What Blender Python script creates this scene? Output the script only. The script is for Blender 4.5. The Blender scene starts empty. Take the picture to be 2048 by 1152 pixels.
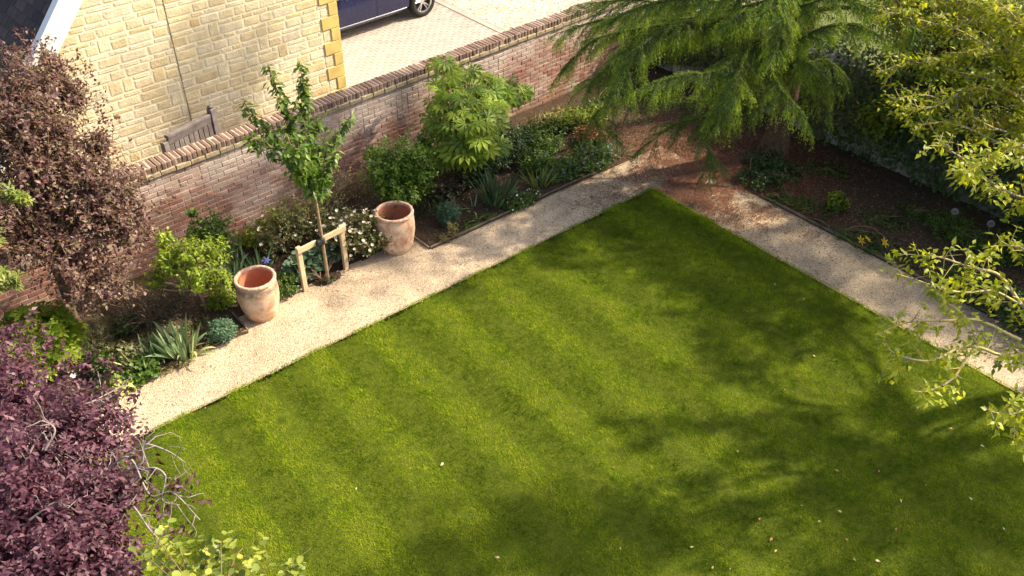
import bpy, math, random
import numpy as np
from mathutils import Vector, Matrix

# ------------------------------------------------------------------ scene, camera, light
scene = bpy.context.scene
COL = scene.collection
random.seed(7)
RNG = np.random.default_rng(11)

CAM_H = 8.0
PITCH = math.radians(38.0)          # below the horizon
YAW = math.radians(39.5)            # between the garden's long wall axis and the view
CAM = np.array((-10.0154, -8.4870, CAM_H))
FPX = 1822.0                        # focal length in photo pixels (2048 wide)

cam_data = bpy.data.cameras.new('camera')
cam_data.sensor_width = 36.0
cam_data.lens = FPX / 2048.0 * 36.0
cam_data.clip_start = 0.05
cam_data.clip_end = 600.0
cam = bpy.data.objects.new('camera', cam_data)
COL.objects.link(cam)
cam.location = CAM
cam.rotation_euler = (math.pi / 2 - PITCH, 0, -YAW)
scene.camera = cam

SUN_EL = math.radians(40.0)
SUN_AZ = math.radians(111.0)        # clockwise from +Y
TO_SUN = Vector((math.sin(SUN_AZ) * math.cos(SUN_EL), math.cos(SUN_AZ) * math.cos(SUN_EL), math.sin(SUN_EL)))
world = bpy.data.worlds.new('World')
scene.world = world
world.use_nodes = True
wn = world.node_tree.nodes
wl = world.node_tree.links
sky = wn.new('ShaderNodeTexSky')
sky.sky_type = 'NISHITA'
sky.sun_disc = False
sky.sun_elevation = SUN_EL
sky.sun_rotation = SUN_AZ
sky.dust_density = 4.0
sky.ozone_density = 0.6
wn['Background'].inputs['Strength'].default_value = 0.15
wl.new(sky.outputs['Color'], wn['Background'].inputs['Color'])
sun_data = bpy.data.lights.new('sun', 'SUN')
sun_data.energy = 4.8
sun_data.angle = math.radians(1.3)
sun_data.color = (1.0, 0.885, 0.69)
sun = bpy.data.objects.new('sun', sun_data)
COL.objects.link(sun)
sun.location = (20, -10, 20)
sun.rotation_euler = TO_SUN.to_track_quat('Z', 'Y').to_euler()

vs = scene.view_settings
vs.view_transform = 'Standard'
vs.look = 'None'
vs.exposure = 1.05
vs.gamma = 1.0
vs.use_curve_mapping = False
scene.cycles.max_bounces = 6
scene.cycles.diffuse_bounces = 3
scene.cycles.transmission_bounces = 4
scene.cycles.transparent_max_bounces = 6
scene.cycles.use_denoising = True

# ------------------------------------------------------------------ surveying helpers (photo pixel -> place)
_ct, _st, _cy, _sy = math.cos(PITCH), math.sin(PITCH), math.cos(YAW), math.sin(YAW)
def ray(px, py):
    u = (px - 1024) / FPX; v = (576 - py) / FPX
    x, y, z = u, _ct + v * _st, -_st + v * _ct
    return np.array((x * _cy + y * _sy, -x * _sy + y * _cy, z))
def P(px, py, d):
    return CAM + ray(px, py) * d
def G(px, py, z=0.0):
    r = ray(px, py)
    return CAM + r * ((CAM_H - z) / -r[2])
def proj(Q):
    Q = np.asarray(Q) - CAM
    X = Q[..., 0] * _cy - Q[..., 1] * _sy
    Y = Q[..., 0] * _sy + Q[..., 1] * _cy
    dep = Y * _ct - Q[..., 2] * _st
    up = Y * _st + Q[..., 2] * _ct
    dep = np.where(np.abs(dep) < 1e-3, 1e-3, dep)
    return 1024 + FPX * X / dep, 576 - FPX * up / dep, dep
def in_frame(Q, m=20):
    x, y, d = proj(Q)
    return (x > -m) & (x < 2048 + m) & (y > -m) & (y < 1152 + m) & (d > 0.3)

# ------------------------------------------------------------------ object helpers
def tag(o, label=None, cat=None, group=None, kind=None):
    if label: o['label'] = label
    if cat: o['category'] = cat
    if group: o['group'] = group
    if kind: o['kind'] = kind
    return o
def empty(name, loc=(0, 0, 0), rz=0.0, label=None, cat=None, group=None):
    o = bpy.data.objects.new(name, None)
    o.empty_display_size = 0.1
    COL.objects.link(o)
    o.location = loc; o.rotation_euler = (0, 0, rz)
    tag(o, label, cat, group)
    return o
def link(name, me, parent=None, mw=None):
    """Link mesh data as an object; mw is its world matrix (default identity)."""
    o = bpy.data.objects.new(name, me)
    COL.objects.link(o)
    if parent is not None:
        o.parent = parent
        o.matrix_parent_inverse = world_inv(parent)
    if mw is not None:
        o.matrix_basis = mw
    return o
_winv = {}
def world_m(o):
    m = o.matrix_basis.copy()
    if o.parent is not None:
        m = world_m(o.parent) @ o.matrix_parent_inverse @ m
    return m
def world_inv(o):
    k = o.name
    if k not in _winv:
        _winv[k] = world_m(o).inverted()
    return _winv[k]
def fast_mesh(name, V, F, mat=None, smooth=False):
    """V (n,3) array, F (m,k) array of one polygon size."""
    V = np.ascontiguousarray(V, dtype=np.float32); F = np.ascontiguousarray(F, dtype=np.int32)
    me = bpy.data.meshes.new(name)
    k = F.shape[1]
    me.vertices.add(len(V)); me.vertices.foreach_set('co', V.ravel())
    me.loops.add(F.size); me.loops.foreach_set('vertex_index', F.ravel())
    me.polygons.add(len(F))
    me.polygons.foreach_set('loop_start', np.arange(0, F.size, k, dtype=np.int32))
    me.polygons.foreach_set('loop_total', np.full(len(F), k, dtype=np.int32))
    if smooth:
        me.polygons.foreach_set('use_smooth', np.ones(len(F), dtype=bool))
    me.update(calc_edges=True)
    if mat: me.materials.append(mat)
    return me
def py_mesh(name, V, F, mat=None, smooth=False):
    me = bpy.data.meshes.new(name)
    me.from_pydata([tuple(v) for v in V], [], [tuple(f) for f in F])
    if smooth:
        for p in me.polygons: p.use_smooth = True
    me.update()
    if mat: me.materials.append(mat)
    return me
def norm(a):
    a = np.asarray(a, dtype=float)
    return a / np.maximum(np.linalg.norm(a, axis=-1, keepdims=True), 1e-9)

class MB:
    """collects boxes and prisms into one mesh"""
    def __init__(s): s.V = []; s.F = []
    def box(s, c, size, R=None, bevel=0.0):
        hx, hy, hz = (a / 2 for a in size)
        b = min(bevel, hx * .9, hy * .9, hz * .9)
        n = len(s.V)
        pts = []
        if b <= 0:
            for x in (-hx, hx):
                for y in (-hy, hy):
                    for z in (-hz, hz): pts.append((x, y, z))
            fs = [(0, 1, 3, 2), (4, 6, 7, 5), (0, 4, 5, 1), (2, 3, 7, 6), (0, 2, 6, 4), (1, 5, 7, 3)]
        else:
            # chamfered box: 24 verts
            idx = {}
            for sx in (-1, 1):
                for sy in (-1, 1):
                    for sz in (-1, 1):
                        for a in range(3):
                            p = [sx * (hx - b), sy * (hy - b), sz * (hz - b)]
                            p[a] = (sx * hx, sy * hy, sz * hz)[a]
                            idx[(sx, sy, sz, a)] = len(pts); pts.append(tuple(p))
            fs = []
            for sgn in (-1, 1):
                for a in range(3):
                    o = [(-1, -1), (1, -1), (1, 1), (-1, 1)]
                    q = []
                    for (p, r) in o:
                        k = [0, 0, 0]; k[a] = sgn; k[(a + 1) % 3] = p; k[(a + 2) % 3] = r
                        q.append(idx[(k[0], k[1], k[2], a)])
                    fs.append(q if sgn > 0 else q[::-1])
            for a in range(3):
                b1, c1 = (a + 1) % 3, (a + 2) % 3
                for sb in (-1, 1):
                    for sc in (-1, 1):
                        q = []
                        for (sa, w) in ((-1, b1), (1, b1), (1, c1), (-1, c1)):
                            k = [0, 0, 0]; k[a] = sa; k[b1] = sb; k[c1] = sc
                            q.append(idx[(k[0], k[1], k[2], w)])
                        fs.append(q if sb * sc > 0 else q[::-1])
            for sx in (-1, 1):
                for sy in (-1, 1):
                    for sz in (-1, 1):
                        q = [idx[(sx, sy, sz, a)] for a in range(3)]
                        fs.append(q if sx * sy * sz > 0 else q[::-1])
        for p in pts:
            p = Vector(p)
            if R is not None: p = R @ p
            s.V.append((p.x + c[0], p.y + c[1], p.z + c[2]))
        for f in fs: s.F.append(tuple(i + n for i in f))
        return s
    def poly(s, pts, faces):
        n = len(s.V); s.V += [tuple(p) for p in pts]; s.F += [tuple(i + n for i in f) for f in faces]
        return s
    def mesh(s, name, mat=None, smooth=False): return py_mesh(name, s.V, s.F, mat, smooth)
    def build(s, name, mat, parent=None, smooth=False): return link(name, s.mesh(name, mat, smooth), parent)

def lathe(profile, seg=40, wob=0.0, seed=0):
    """closed revolve of (r,z) pairs, open ends"""
    r_ = np.random.default_rng(seed)
    V = []; F = []
    ph = r_.uniform(0, 6.28, 6)
    for i, (r, z) in enumerate(profile):
        for j in range(seg):
            a = 2 * math.pi * j / seg
            k = 1 + wob * (math.sin(2 * a + ph[0] + z * 3) + .6 * math.sin(3 * a + ph[1] - z * 5) + .4 * math.sin(7 * a + ph[2] + z * 9))
            V.append((r * k * math.cos(a), r * k * math.sin(a), z))
    for i in range(len(profile) - 1):
        for j in range(seg):
            k = (j + 1) % seg
            F.append((i * seg + j, i * seg + k, (i + 1) * seg + k, (i + 1) * seg + j))
    return V, F

def tube_arrays(tubes, sides=5):
    """tubes: list of (pts (n,3), radii (n,)) -> V, F quads"""
    Vs = []; Fs = []; off = 0
    ang = np.arange(sides) * 2 * math.pi / sides
    ca, sa = np.cos(ang), np.sin(ang)
    jj = np.arange(sides); kk = (jj + 1) % sides
    for pts, rad in tubes:
        pts = np.asarray(pts, float); rad = np.asarray(rad, float)
        n = len(pts)
        T = np.gradient(pts, axis=0); T = norm(T)
        ref = np.array((0, 0, 1.0)) if abs(T[0][2]) < .9 else np.array((1.0, 0, 0))
        A = norm(np.cross(T, ref)); B = np.cross(T, A)
        V = pts[:, None, :] + rad[:, None, None] * (ca[None, :, None] * A[:, None, :] + sa[None, :, None] * B[:, None, :])
        Vs.append(V.reshape(-1, 3))
        i = np.arange(n - 1)[:, None] * sides
        F = np.stack((i + jj, i + kk, i + sides + kk, i + sides + jj), -1).reshape(-1, 4) + off
        Fs.append(F); off += n * sides
    return np.concatenate(Vs), np.concatenate(Fs)
def curve_pts(ctrl, n=8):
    """Catmull-Rom through control points"""
    c = np.asarray(ctrl, float)
    if len(c) == 2: c = np.array((c[0], (c[0] + c[1]) / 2, c[1]))
    c = np.vstack((2 * c[0] - c[1], c, 2 * c[-1] - c[-2]))
    out = []
    for i in range(1, len(c) - 2):
        t = np.linspace(0, 1, n, endpoint=False)[:, None]
        p0, p1, p2, p3 = c[i - 1], c[i], c[i + 1], c[i + 2]
        out.append(.5 * ((2 * p1) + (-p0 + p2) * t + (2 * p0 - 5 * p1 + 4 * p2 - p3) * t ** 2 + (-p0 + 3 * p1 - 3 * p2 + p3) * t ** 3))
    out.append(c[-2][None])
    return np.concatenate(out)

# ------------------------------------------------------------------ material helpers
def new_mat(name):
    m = bpy.data.materials.new(name); m.use_nodes = True
    nt = m.node_tree
    return m, nt.nodes, nt.links, nt.nodes['Principled BSDF']
def ramp(n, stops):
    r = n.new('ShaderNodeValToRGB')
    els = r.color_ramp.elements
    while len(els) < len(stops): els.new(0.5)
    for e, (p, c) in zip(els, stops):
        e.position = p; e.color = (*c, 1.0)
    return r
def rnd(n, l):
    """one random number per object and per loose piece"""
    oi = n.new('ShaderNodeObjectInfo'); ge = n.new('ShaderNodeNewGeometry')
    a = n.new('ShaderNodeMath'); a.operation = 'ADD'
    l.new(oi.outputs['Random'], a.inputs[0]); l.new(ge.outputs['Random Per Island'], a.inputs[1])
    f = n.new('ShaderNodeMath'); f.operation = 'FRACT'
    l.new(a.outputs[0], f.inputs[0])
    return f.outputs[0]
def pos(n):
    return n.new('ShaderNodeNewGeometry').outputs['Position']
def noise(n, l, scale, detail=4, rough=.55, vec=None, dist=0.0):
    t = n.new('ShaderNodeTexNoise')
    t.inputs['Scale'].default_value = scale; t.inputs['Detail'].default_value = detail
    t.inputs['Roughness'].default_value = rough; t.inputs['Distortion'].default_value = dist
    l.new(vec if vec is not None else pos(n), t.inputs['Vector'])
    return t.outputs['Fac']
def mixc(n, l, a, b, fac, mode='MIX'):
    m = n.new('ShaderNodeMix'); m.data_type = 'RGBA'; m.blend_type = mode
    for s, v in ((m.inputs['Factor'], fac), (m.inputs['A'], a), (m.inputs['B'], b)):
        if isinstance(v, (int, float)): s.default_value = v
        elif isinstance(v, tuple): s.default_value = (*v, 1.0)
        else: l.new(v, s)
    return m.outputs['Result']
def mathn(n, l, op, a, b=None, clamp=False):
    m = n.new('ShaderNodeMath'); m.operation = op; m.use_clamp = clamp
    for s, v in ((m.inputs[0], a), (m.inputs[1], b)):
        if v is None: continue
        if isinstance(v, (int, float)): s.default_value = v
        else: l.new(v, s)
    return m.outputs[0]
def maprange(n, l, v, a, b, c=0.0, d=1.0):
    m = n.new('ShaderNodeMapRange')
    l.new(v, m.inputs['Value'])
    for k, x in (('From Min', a), ('From Max', b), ('To Min', c), ('To Max', d)): m.inputs[k].default_value = x
    return m.outputs['Result']
def bump(n, l, bsdf, h, strength=.5, dist=.01):
    b = n.new('ShaderNodeBump'); b.inputs['Strength'].default_value = strength; b.inputs['Distance'].default_value = dist
    l.new(h, b.inputs['Height']); l.new(b.outputs['Normal'], bsdf.inputs['Normal'])
def foliage(name, stops, trans=.35, rough=.45, spec=.35, tcol=(1.25, 1.15, .55), var=.35, vscale=3.0):
    """leaf: colour differs from leaf to leaf, light shines through it"""
    m, n, l, b = new_mat(name)
    r = ramp(n, stops); l.new(rnd(n, l), r.inputs['Fac'])
    nz = noise(n, l, vscale, 3)
    val = maprange(n, l, nz, .3, .7, 1 - var, 1 + var)
    hs = n.new('ShaderNodeHueSaturation'); l.new(r.outputs['Color'], hs.inputs['Color']); l.new(val, hs.inputs['Value'])
    c = hs.outputs['Color']
    l.new(c, b.inputs['Base Color'])
    b.inputs['Roughness'].default_value = rough
    b.inputs['Specular IOR Level'].default_value = spec
    t = n.new('ShaderNodeBsdfTranslucent')
    l.new(mixc(n, l, c, tcol, 1.0, 'MULTIPLY'), t.inputs['Color'])
    ms = n.new('ShaderNodeMixShader'); ms.inputs['Fac'].default_value = trans
    l.new(b.outputs[0], ms.inputs[1]); l.new(t.outputs[0], ms.inputs[2])
    l.new(ms.outputs[0], n['Material Output'].inputs['Surface'])
    return m
def plain(name, col, rough=.6, spec=.4, metal=0.0, nscale=0, namt=.15, bstr=0.0, bscale=60, bdist=.004):
    m, n, l, b = new_mat(name)
    b.inputs['Base Color'].default_value = (*col, 1)
    b.inputs['Roughness'].default_value = rough
    b.inputs['Specular IOR Level'].default_value = spec
    b.inputs['Metallic'].default_value = metal
    if nscale:
        v = maprange(n, l, noise(n, l, nscale, 5), .3, .7, 1 - namt, 1 + namt)
        hs = n.new('ShaderNodeHueSaturation'); hs.inputs['Color'].default_value = (*col, 1); l.new(v, hs.inputs['Value'])
        l.new(hs.outputs['Color'], b.inputs['Base Color'])
    if bstr: bump(n, l, b, noise(n, l, bscale, 5), bstr, bdist)
    return m
def varied(name, stops, rough=.8, spec=.25, nscale=25, namt=.2, bstr=.4, bscale=70, bdist=.004):
    """pieces (bricks, stones, tiles, planks): each its own tint"""
    m, n, l, b = new_mat(name)
    r = ramp(n, stops); l.new(rnd(n, l), r.inputs['Fac'])
    v = maprange(n, l, noise(n, l, nscale, 5), .3, .7, 1 - namt, 1 + namt)
    hs = n.new('ShaderNodeHueSaturation'); l.new(r.outputs['Color'], hs.inputs['Color']); l.new(v, hs.inputs['Value'])
    l.new(hs.outputs['Color'], b.inputs['Base Color'])
    b.inputs['Roughness'].default_value = rough; b.inputs['Specular IOR Level'].default_value = spec
    if bstr: bump(n, l, b, noise(n, l, bscale, 5), bstr, bdist)
    return m
# ------------------------------------------------------------------ materials of the setting
def mat_gravel(name, c_lo, c_hi, c_dark, scale=120):
    m, n, l, b = new_mat(name)
    vo = n.new('ShaderNodeTexVoronoi'); vo.inputs['Scale'].default_value = scale
    l.new(pos(n), vo.inputs['Vector'])
    sep = n.new('ShaderNodeSeparateColor'); l.new(vo.outputs['Color'], sep.inputs[0])
    r = ramp(n, [(0, c_dark), (.12, c_lo), (.6, c_hi), (1, tuple(min(1, x * 1.12) for x in c_hi))])
    l.new(sep.outputs[0], r.inputs['Fac'])
    big = maprange(n, l, noise(n, l, 1.7, 6, .65), .3, .7, .74, 1.14)
    mid = maprange(n, l, noise(n, l, 22, 4, .7), .25, .75, .86, 1.12)
    hs = n.new('ShaderNodeHueSaturation'); l.new(r.outputs['Color'], hs.inputs['Color'])
    l.new(mathn(n, l, 'MULTIPLY', big, mid), hs.inputs['Value'])
    l.new(hs.outputs['Color'], b.inputs['Base Color'])
    b.inputs['Roughness'].default_value = .9; b.inputs['Specular IOR Level'].default_value = .15
    bump(n, l, b, vo.outputs['Distance'], .8, .012)
    return m
M_GRAVEL = mat_gravel('path_gravel', (.41, .30, .19), (.58, .45, .305), (.20, .13, .08), 95)
M_GRAVEL2 = mat_gravel('drive_gravel', (.34, .27, .18), (.56, .48, .35), (.15, .11, .06), 26)

def mat_soil():
    m, n, l, b = new_mat('garden_soil')
    r = ramp(n, [(.25, (.030, .020, .013)), (.5, (.070, .046, .029)), (.75, (.13, .09, .06))])
    l.new(noise(n, l, 26, 6, .7), r.inputs['Fac'])
    # reddish needle litter under the cedar
    sub = n.new('ShaderNodeVectorMath'); sub.operation = 'DISTANCE'
    l.new(pos(n), sub.inputs[0]); sub.inputs[1].default_value = (1.9, -.6, 0)
    f = maprange(n, l, sub.outputs['Value'], .9, 2.3, 1, 0)
    f = mathn(n, l, 'MULTIPLY', f, maprange(n, l, noise(n, l, 7, 4), .35, .6), clamp=True)
    l.new(mixc(n, l, r.outputs['Color'], (.105, .038, .022), f), b.inputs['Base Color'])
    b.inputs['Roughness'].default_value = .95; b.inputs['Specular IOR Level'].default_value = .1
    bump(n, l, b, noise(n, l, 45, 6, .7), 1.0, .03)
    return m
M_SOIL = mat_soil()
M_EARTH = plain('bare_earth', (.09, .065, .04), .95, .1, nscale=2, namt=.3)
M_MORTAR = plain('lime_mortar', (.40, .31, .24), .95, .1, nscale=30, namt=.25, bstr=.4)
M_MORTAR_H = plain('cream_mortar', (.73, .625, .43), .95, .1, nscale=4, namt=.13, bstr=.3)

def mat_brick():
    m, n, l, b = new_mat('old_brick')
    r = ramp(n, [(0, (.21, .100, .078)), (.3, (.28, .132, .098)), (.6, (.33, .170, .125)), (.85, (.25, .145, .12)), (1, (.38, .24, .17))])
    R = rnd(n, l); l.new(R, r.inputs['Fac'])
    v = maprange(n, l, noise(n, l, 40, 5), .3, .7, .78, 1.18)
    hs = n.new('ShaderNodeHueSaturation'); l.new(r.outputs['Color'], hs.inputs['Color']); l.new(v, hs.inputs['Value'])
    # remains of limewash: strongest in the upper courses, patchy below
    sep = n.new('ShaderNodeSeparateXYZ'); l.new(pos(n), sep.inputs[0])
    top = maprange(n, l, sep.outputs['Z'], .60, 1.36, 0.0, .95)
    pat = maprange(n, l, noise(n, l, 1.5, 4, .55), .36, .64, -.45, .50)
    per = maprange(n, l, R, 0, 1, -.12, .12)
    f = mathn(n, l, 'ADD', mathn(n, l, 'ADD', top, pat), per)
    f = mathn(n, l, 'MULTIPLY', mathn(n, l, 'MAXIMUM', f, 0), maprange(n, l, noise(n, l, 55, 4), .3, .6, .45, 1), clamp=True)
    f = mathn(n, l, 'MULTIPLY', f, .9)
    c = mixc(n, l, hs.outputs['Color'], (.54, .455, .395), f)
    # green-grey algae low down
    low = maprange(n, l, sep.outputs['Z'], .05, .35, .55, 0)
    low = mathn(n, l, 'MULTIPLY', low, maprange(n, l, noise(n, l, 3, 4), .4, .6), clamp=True)
    c = mixc(n, l, c, (.15, .13, .07), low)
    l.new(c, b.inputs['Base Color'])
    b.inputs['Roughness'].default_value = .9; b.inputs['Specular IOR Level'].default_value = .15
    bump(n, l, b, noise(n, l, 80, 5), .5, .006)
    return m
M_BRICK = mat_brick()
M_COPING = varied('coping_brick', [(0, (.12, .08, .06)), (.35, (.16, .098, .074)), (.7, (.20, .122, .09)), (1, (.15, .106, .084))], nscale=35, namt=.3, bstr=.6, bscale=60)
M_BUFF = varied('buff_brick', [(0, (.27, .21, .13)), (.5, (.35, .28, .17)), (1, (.27, .205, .14))], nscale=20, namt=.35, bstr=.5)
M_STONE = varied('cream_stone', [(0, (.57, .44, .245)), (.2, (.64, .515, .31)), (.4, (.70, .59, .385)), (.6, (.64, .53, .36)), (.8, (.68, .55, .315)), (1, (.60, .445, .22))], nscale=7, namt=.17, bstr=.7, bscale=38, bdist=.012)
M_QUOIN = plain('yellow_quoin', (.57, .42, .135), .8, .2, nscale=5, namt=.20, bstr=.25)
M_TILE = varied('roof_tile_dark', [(0, (.030, .020, .020)), (.5, (.050, .034, .032)), (1, (.075, .05, .045))], rough=.75, nscale=20, namt=.3)
M_WHITE = plain('white_paint', (.72, .70, .67), .45, .4, nscale=6, namt=.04)
M_PAVER = varied('block_paver', [(0, (.33, .28, .235)), (.5, (.355, .305, .255)), (1, (.375, .325, .275))], nscale=3, namt=.10, bstr=.3)
M_JOINT = plain('paver_sand', (.285, .24, .20), .95, .1, nscale=30, namt=.2)
M_RUBBLE = varied('limestone_rubble', [(0, (.17, .14, .11)), (.5, (.26, .225, .185)), (1, (.36, .32, .27))], nscale=9, namt=.35, bstr=.8, bscale=22, bdist=.02)
M_TIMBER = varied('weathered_timber', [(0, (.15, .11, .075)), (1, (.24, .18, .125))], nscale=14, namt=.35, bstr=.5)
M_GATE = varied('grey_oak', [(0, (.095, .078, .072)), (.5, (.14, .115, .108)), (1, (.19, .16, .15))], nscale=10, namt=.3, bstr=.5, bscale=30)
M_STAKE = varied('sawn_pine', [(0, (.55, .41, .24)), (1, (.66, .52, .33))], nscale=12, namt=.15, bstr=.3)

# ------------------------------------------------------------------ lumps of cheap noise for numpy
def wav(x, y, s=1.0, seed=0):
    r = np.random.default_rng(100 + seed); out = 0
    for k in range(6):
        a = r.uniform(0, 6.28); f = s * r.uniform(.6, 1.7); p = r.uniform(0, 6.28)
        out = out + np.sin((x * math.cos(a) + y * math.sin(a)) * f + p)
    return out / 6
def sheet(name, x0, x1, y0, y1, step, zf, mat, keep=None, kind='structure'):
    nx = max(2, int((x1 - x0) / step) + 1); ny = max(2, int((y1 - y0) / step) + 1)
    X, Y = np.meshgrid(np.linspace(x0, x1, nx), np.linspace(y0, y1, ny))
    Z = zf(X, Y)
    V = np.stack((X, Y, Z), -1).reshape(-1, 3)
    i = np.arange(ny - 1)[:, None] * nx + np.arange(nx - 1)
    F = np.stack((i, i + 1, i + nx + 1, i + nx), -1).reshape(-1, 4)
    if keep is not None:
        F = F[keep(V[F].mean(1))]
    o = link(name, fast_mesh(name, V, F, mat, True))
    o['kind'] = kind
    return o

# ground to the horizon
gme = py_mesh('ground', [(-250, -250, -.12), (250, -250, -.12), (250, 250, -.12), (-250, 250, -.12)], [(0, 1, 2, 3)], M_EARTH)
tag(link('ground', gme), kind='structure')

PATH_L = 0.92        # far edge of the left path
NOTCH = (-6.83, -3.87, 1.34)
PATH_R = 1.17
def is_path(x, y, m=0.0):
    left = (y > 0) & (y < PATH_L + m) & (x < PATH_R)
    edge = NOTCH[2] + .05 * wav(x, y, 5, 3) + .03 * wav(x, y, 14, 5)
    notch = (x > NOTCH[0] - m) & (x < NOTCH[1] + m) & (y >= PATH_L - .2) & (y < edge)
    right = (x > 0) & (x < PATH_R + m) & (y < PATH_L + m)
    return left | notch | right
def soil_z(x, y):
    z = .02 + .025 * wav(x, y, 3, 1) + .02 * wav(x, y, 11, 2) + .012 * wav(x, y, 27, 4) + .008 * wav(x, y, 70, 6)
    near = (x > NOTCH[0] - .04) & (x < NOTCH[1] + .04) & (y < NOTCH[2] + .12)
    z = np.where(near, np.minimum(z, .0) - .03, z)
    hill = .07 * np.exp(-(((x + 5.42) / .22) ** 2 + ((y - 1.27) / .14) ** 2))
    z = z + hill
    # level with the gravel where no board holds the soil back
    k = np.clip((x + .3) / .3, 0, 1) * (1 - np.clip((y - .9) / .3, 0, .92))
    return z * (1 - k) + .006 * k
sheet('flower_bed_soil', -13, 3.9, .90, 3.75, .045, soil_z, M_SOIL)
sheet('border_soil', 1.15, 3.9, -14, .90, .05, lambda x, y: .005 + np.clip((x - 1.15) / .3, .08, 1) * (.01 + .025 * wav(x, y, 3, 8) + .02 * wav(x, y, 11, 9) + .01 * wav(x, y, 30, 10)), M_SOIL)
def gz(x, y): return .004 * wav(x, y, 20, 11) + .004 * wav(x, y, 50, 12) - np.where((y > PATH_L) & (x < PATH_R), .012 * np.clip((y - 1.2) * 6, 0, 1), 0)
sheet('gravel_path', -13, PATH_R, .0, 1.46, .04, gz, M_GRAVEL, keep=lambda c: is_path(c[:, 0], c[:, 1]))
sheet('gravel_path', 0, PATH_R, -14, .0, .05, gz, M_GRAVEL)

# lawn: turf slab a little above the gravel, with a cut edge
def mat_turf():
    m, n, l, b = new_mat('turf_base')
    r = ramp(n, [(.3, (.045, .066, .004)), (.7, (.10, .115, .010))])
    l.new(noise(n, l, 14, 6, .7), r.inputs['Fac'])
    l.new(r.outputs['Color'], b.inputs['Base Color']); b.inputs['Roughness'].default_value = .95
    b.inputs['Specular IOR Level'].default_value = .1
    bump(n, l, b, noise(n, l, 60, 5), .8, .02)
    return m
M_TURF = mat_turf()
LAWN_Z = .028
def lawn_edge(t, s): return .018 * np.sin(t * 3.1 + s) + .008 * np.sin(t * 9.7 + 2 * s) + .006 * np.sin(t * 23 + s)
def lawn_z(x, y):
    d = np.minimum(-x, -y)
    return LAWN_Z + .010 * wav(x, y, 1.2, 20) + .006 * wav(x, y, 4, 21)
lawn = sheet('lawn', -16, -.0, -14, -.0, .1, lawn_z, M_TURF)
lawn_me = lawn.data
co = np.empty(len(lawn_me.vertices) * 3, np.float32); lawn_me.vertices.foreach_get('co', co); co = co.reshape(-1, 3)
ex = co[:, 0] > -.001; ey = co[:, 1] > -.001
co[ex, 0] += lawn_edge(co[ex, 1], 0) - .01; co[ey, 1] += lawn_edge(co[ey, 0], 2) - .01
co[ex | ey, 2] = -.03
lawn_me.vertices.foreach_set('co', co.ravel()); lawn_me.update()

def mat_grass():
    m, n, l, b = new_mat('grass_blade')
    r = ramp(n, [(0, (.068, .135, .003)), (.4, (.148, .232, .004)), (.75, (.235, .320, .007)), (1, (.32, .365, .02))])
    R = rnd(n, l)
    big = maprange(n, l, noise(n, l, 1.9, 5, .6), .3, .7, -.30, .30)
    mid = maprange(n, l, noise(n, l, 7, 4, .65), .3, .7, -.38, .38)
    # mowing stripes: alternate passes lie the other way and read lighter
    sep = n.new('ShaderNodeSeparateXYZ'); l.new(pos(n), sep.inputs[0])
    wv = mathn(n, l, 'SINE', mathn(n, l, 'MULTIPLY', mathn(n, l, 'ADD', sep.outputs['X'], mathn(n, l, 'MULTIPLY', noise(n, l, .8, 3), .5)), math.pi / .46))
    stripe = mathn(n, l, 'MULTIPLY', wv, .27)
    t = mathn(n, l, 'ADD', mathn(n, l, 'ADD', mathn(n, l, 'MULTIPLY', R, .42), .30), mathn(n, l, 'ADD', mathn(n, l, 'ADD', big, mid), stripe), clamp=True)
    l.new(t, r.inputs['Fac'])
    # a few straw-coloured worn spots
    worn = maprange(n, l, noise(n, l, 3.1, 4, .5), .62, .74, 0, .45)
    c = mixc(n, l, r.outputs['Color'], (.30, .25, .085), worn)
    # scattered darker tufts of coarse grass
    tuft = maprange(n, l, noise(n, l, 4.3, 2, .4), .70, .76, 0, .75)
    c = mixc(n, l, c, (.045, .12, .012), tuft)
    l.new(c, b.inputs['Base Color'])
    b.inputs['Roughness'].default_value = .7; b.inputs['Specular IOR Level'].default_value = .10
    tr = n.new('ShaderNodeBsdfTranslucent'); l.new(mixc(n, l, c, (1.2, 1.2, .5), 1.0, 'MULTIPLY'), tr.inputs['Color'])
    ms = n.new('ShaderNodeMixShader'); ms.inputs['Fac'].default_value = .3
    l.new(b.outputs[0], ms.inputs[1]); l.new(tr.outputs[0], ms.inputs[2]); l.new(ms.outputs[0], n['Material Output'].inputs['Surface'])
    return m
M_GRASS = mat_grass()
def make_grass(nblades):
    r = np.random.default_rng(5)
    x = r.uniform(-12, .015, nblades * 3); y = r.uniform(-9.5, .015, nblades * 3)
    Q = np.stack((x, y, np.full_like(x, LAWN_Z)), -1)
    fx, fy, d = proj(Q)
    ok = (fx > -120) & (fx < 2170) & (fy < 1290) & (fy > 0) & (d > 1)
    x, y = x[ok][:nblades], y[ok][:nblades]
    n = len(x)
    z = lawn_z(x, y) - .006
    # lean follows the mower
    stripe = np.sign(np.sin((x + .25) * math.pi / .46))
    lx = r.normal(0, .55, n); ly = stripe * .55 + r.normal(0, .55, n)
    clump = 1 + .45 * wav(x, y, 9, 30) + .35 * wav(x, y, 25, 31)
    L = r.uniform(.022, .046, n) * np.clip(clump, .55, 1.7)
    D = norm(np.stack((lx, ly, np.full(n, .85)), -1))
    a = r.uniform(0, 6.283, n)
    W = np.stack((np.cos(a), np.sin(a), np.zeros(n)), -1) * r.uniform(.0022, .0042, n)[:, None]
    B = np.stack((x, y, z), -1)
    V = np.stack((B - W, B + W, B + D * L[:, None]), 1).reshape(-1, 3)
    F = np.arange(n * 3).reshape(-1, 3)
    o = link('grass', fast_mesh('grass', V, F, M_GRASS))
    tag(o, 'short mown green grass blades covering the lawn', 'grass', kind='stuff')
make_grass(570000)

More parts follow.
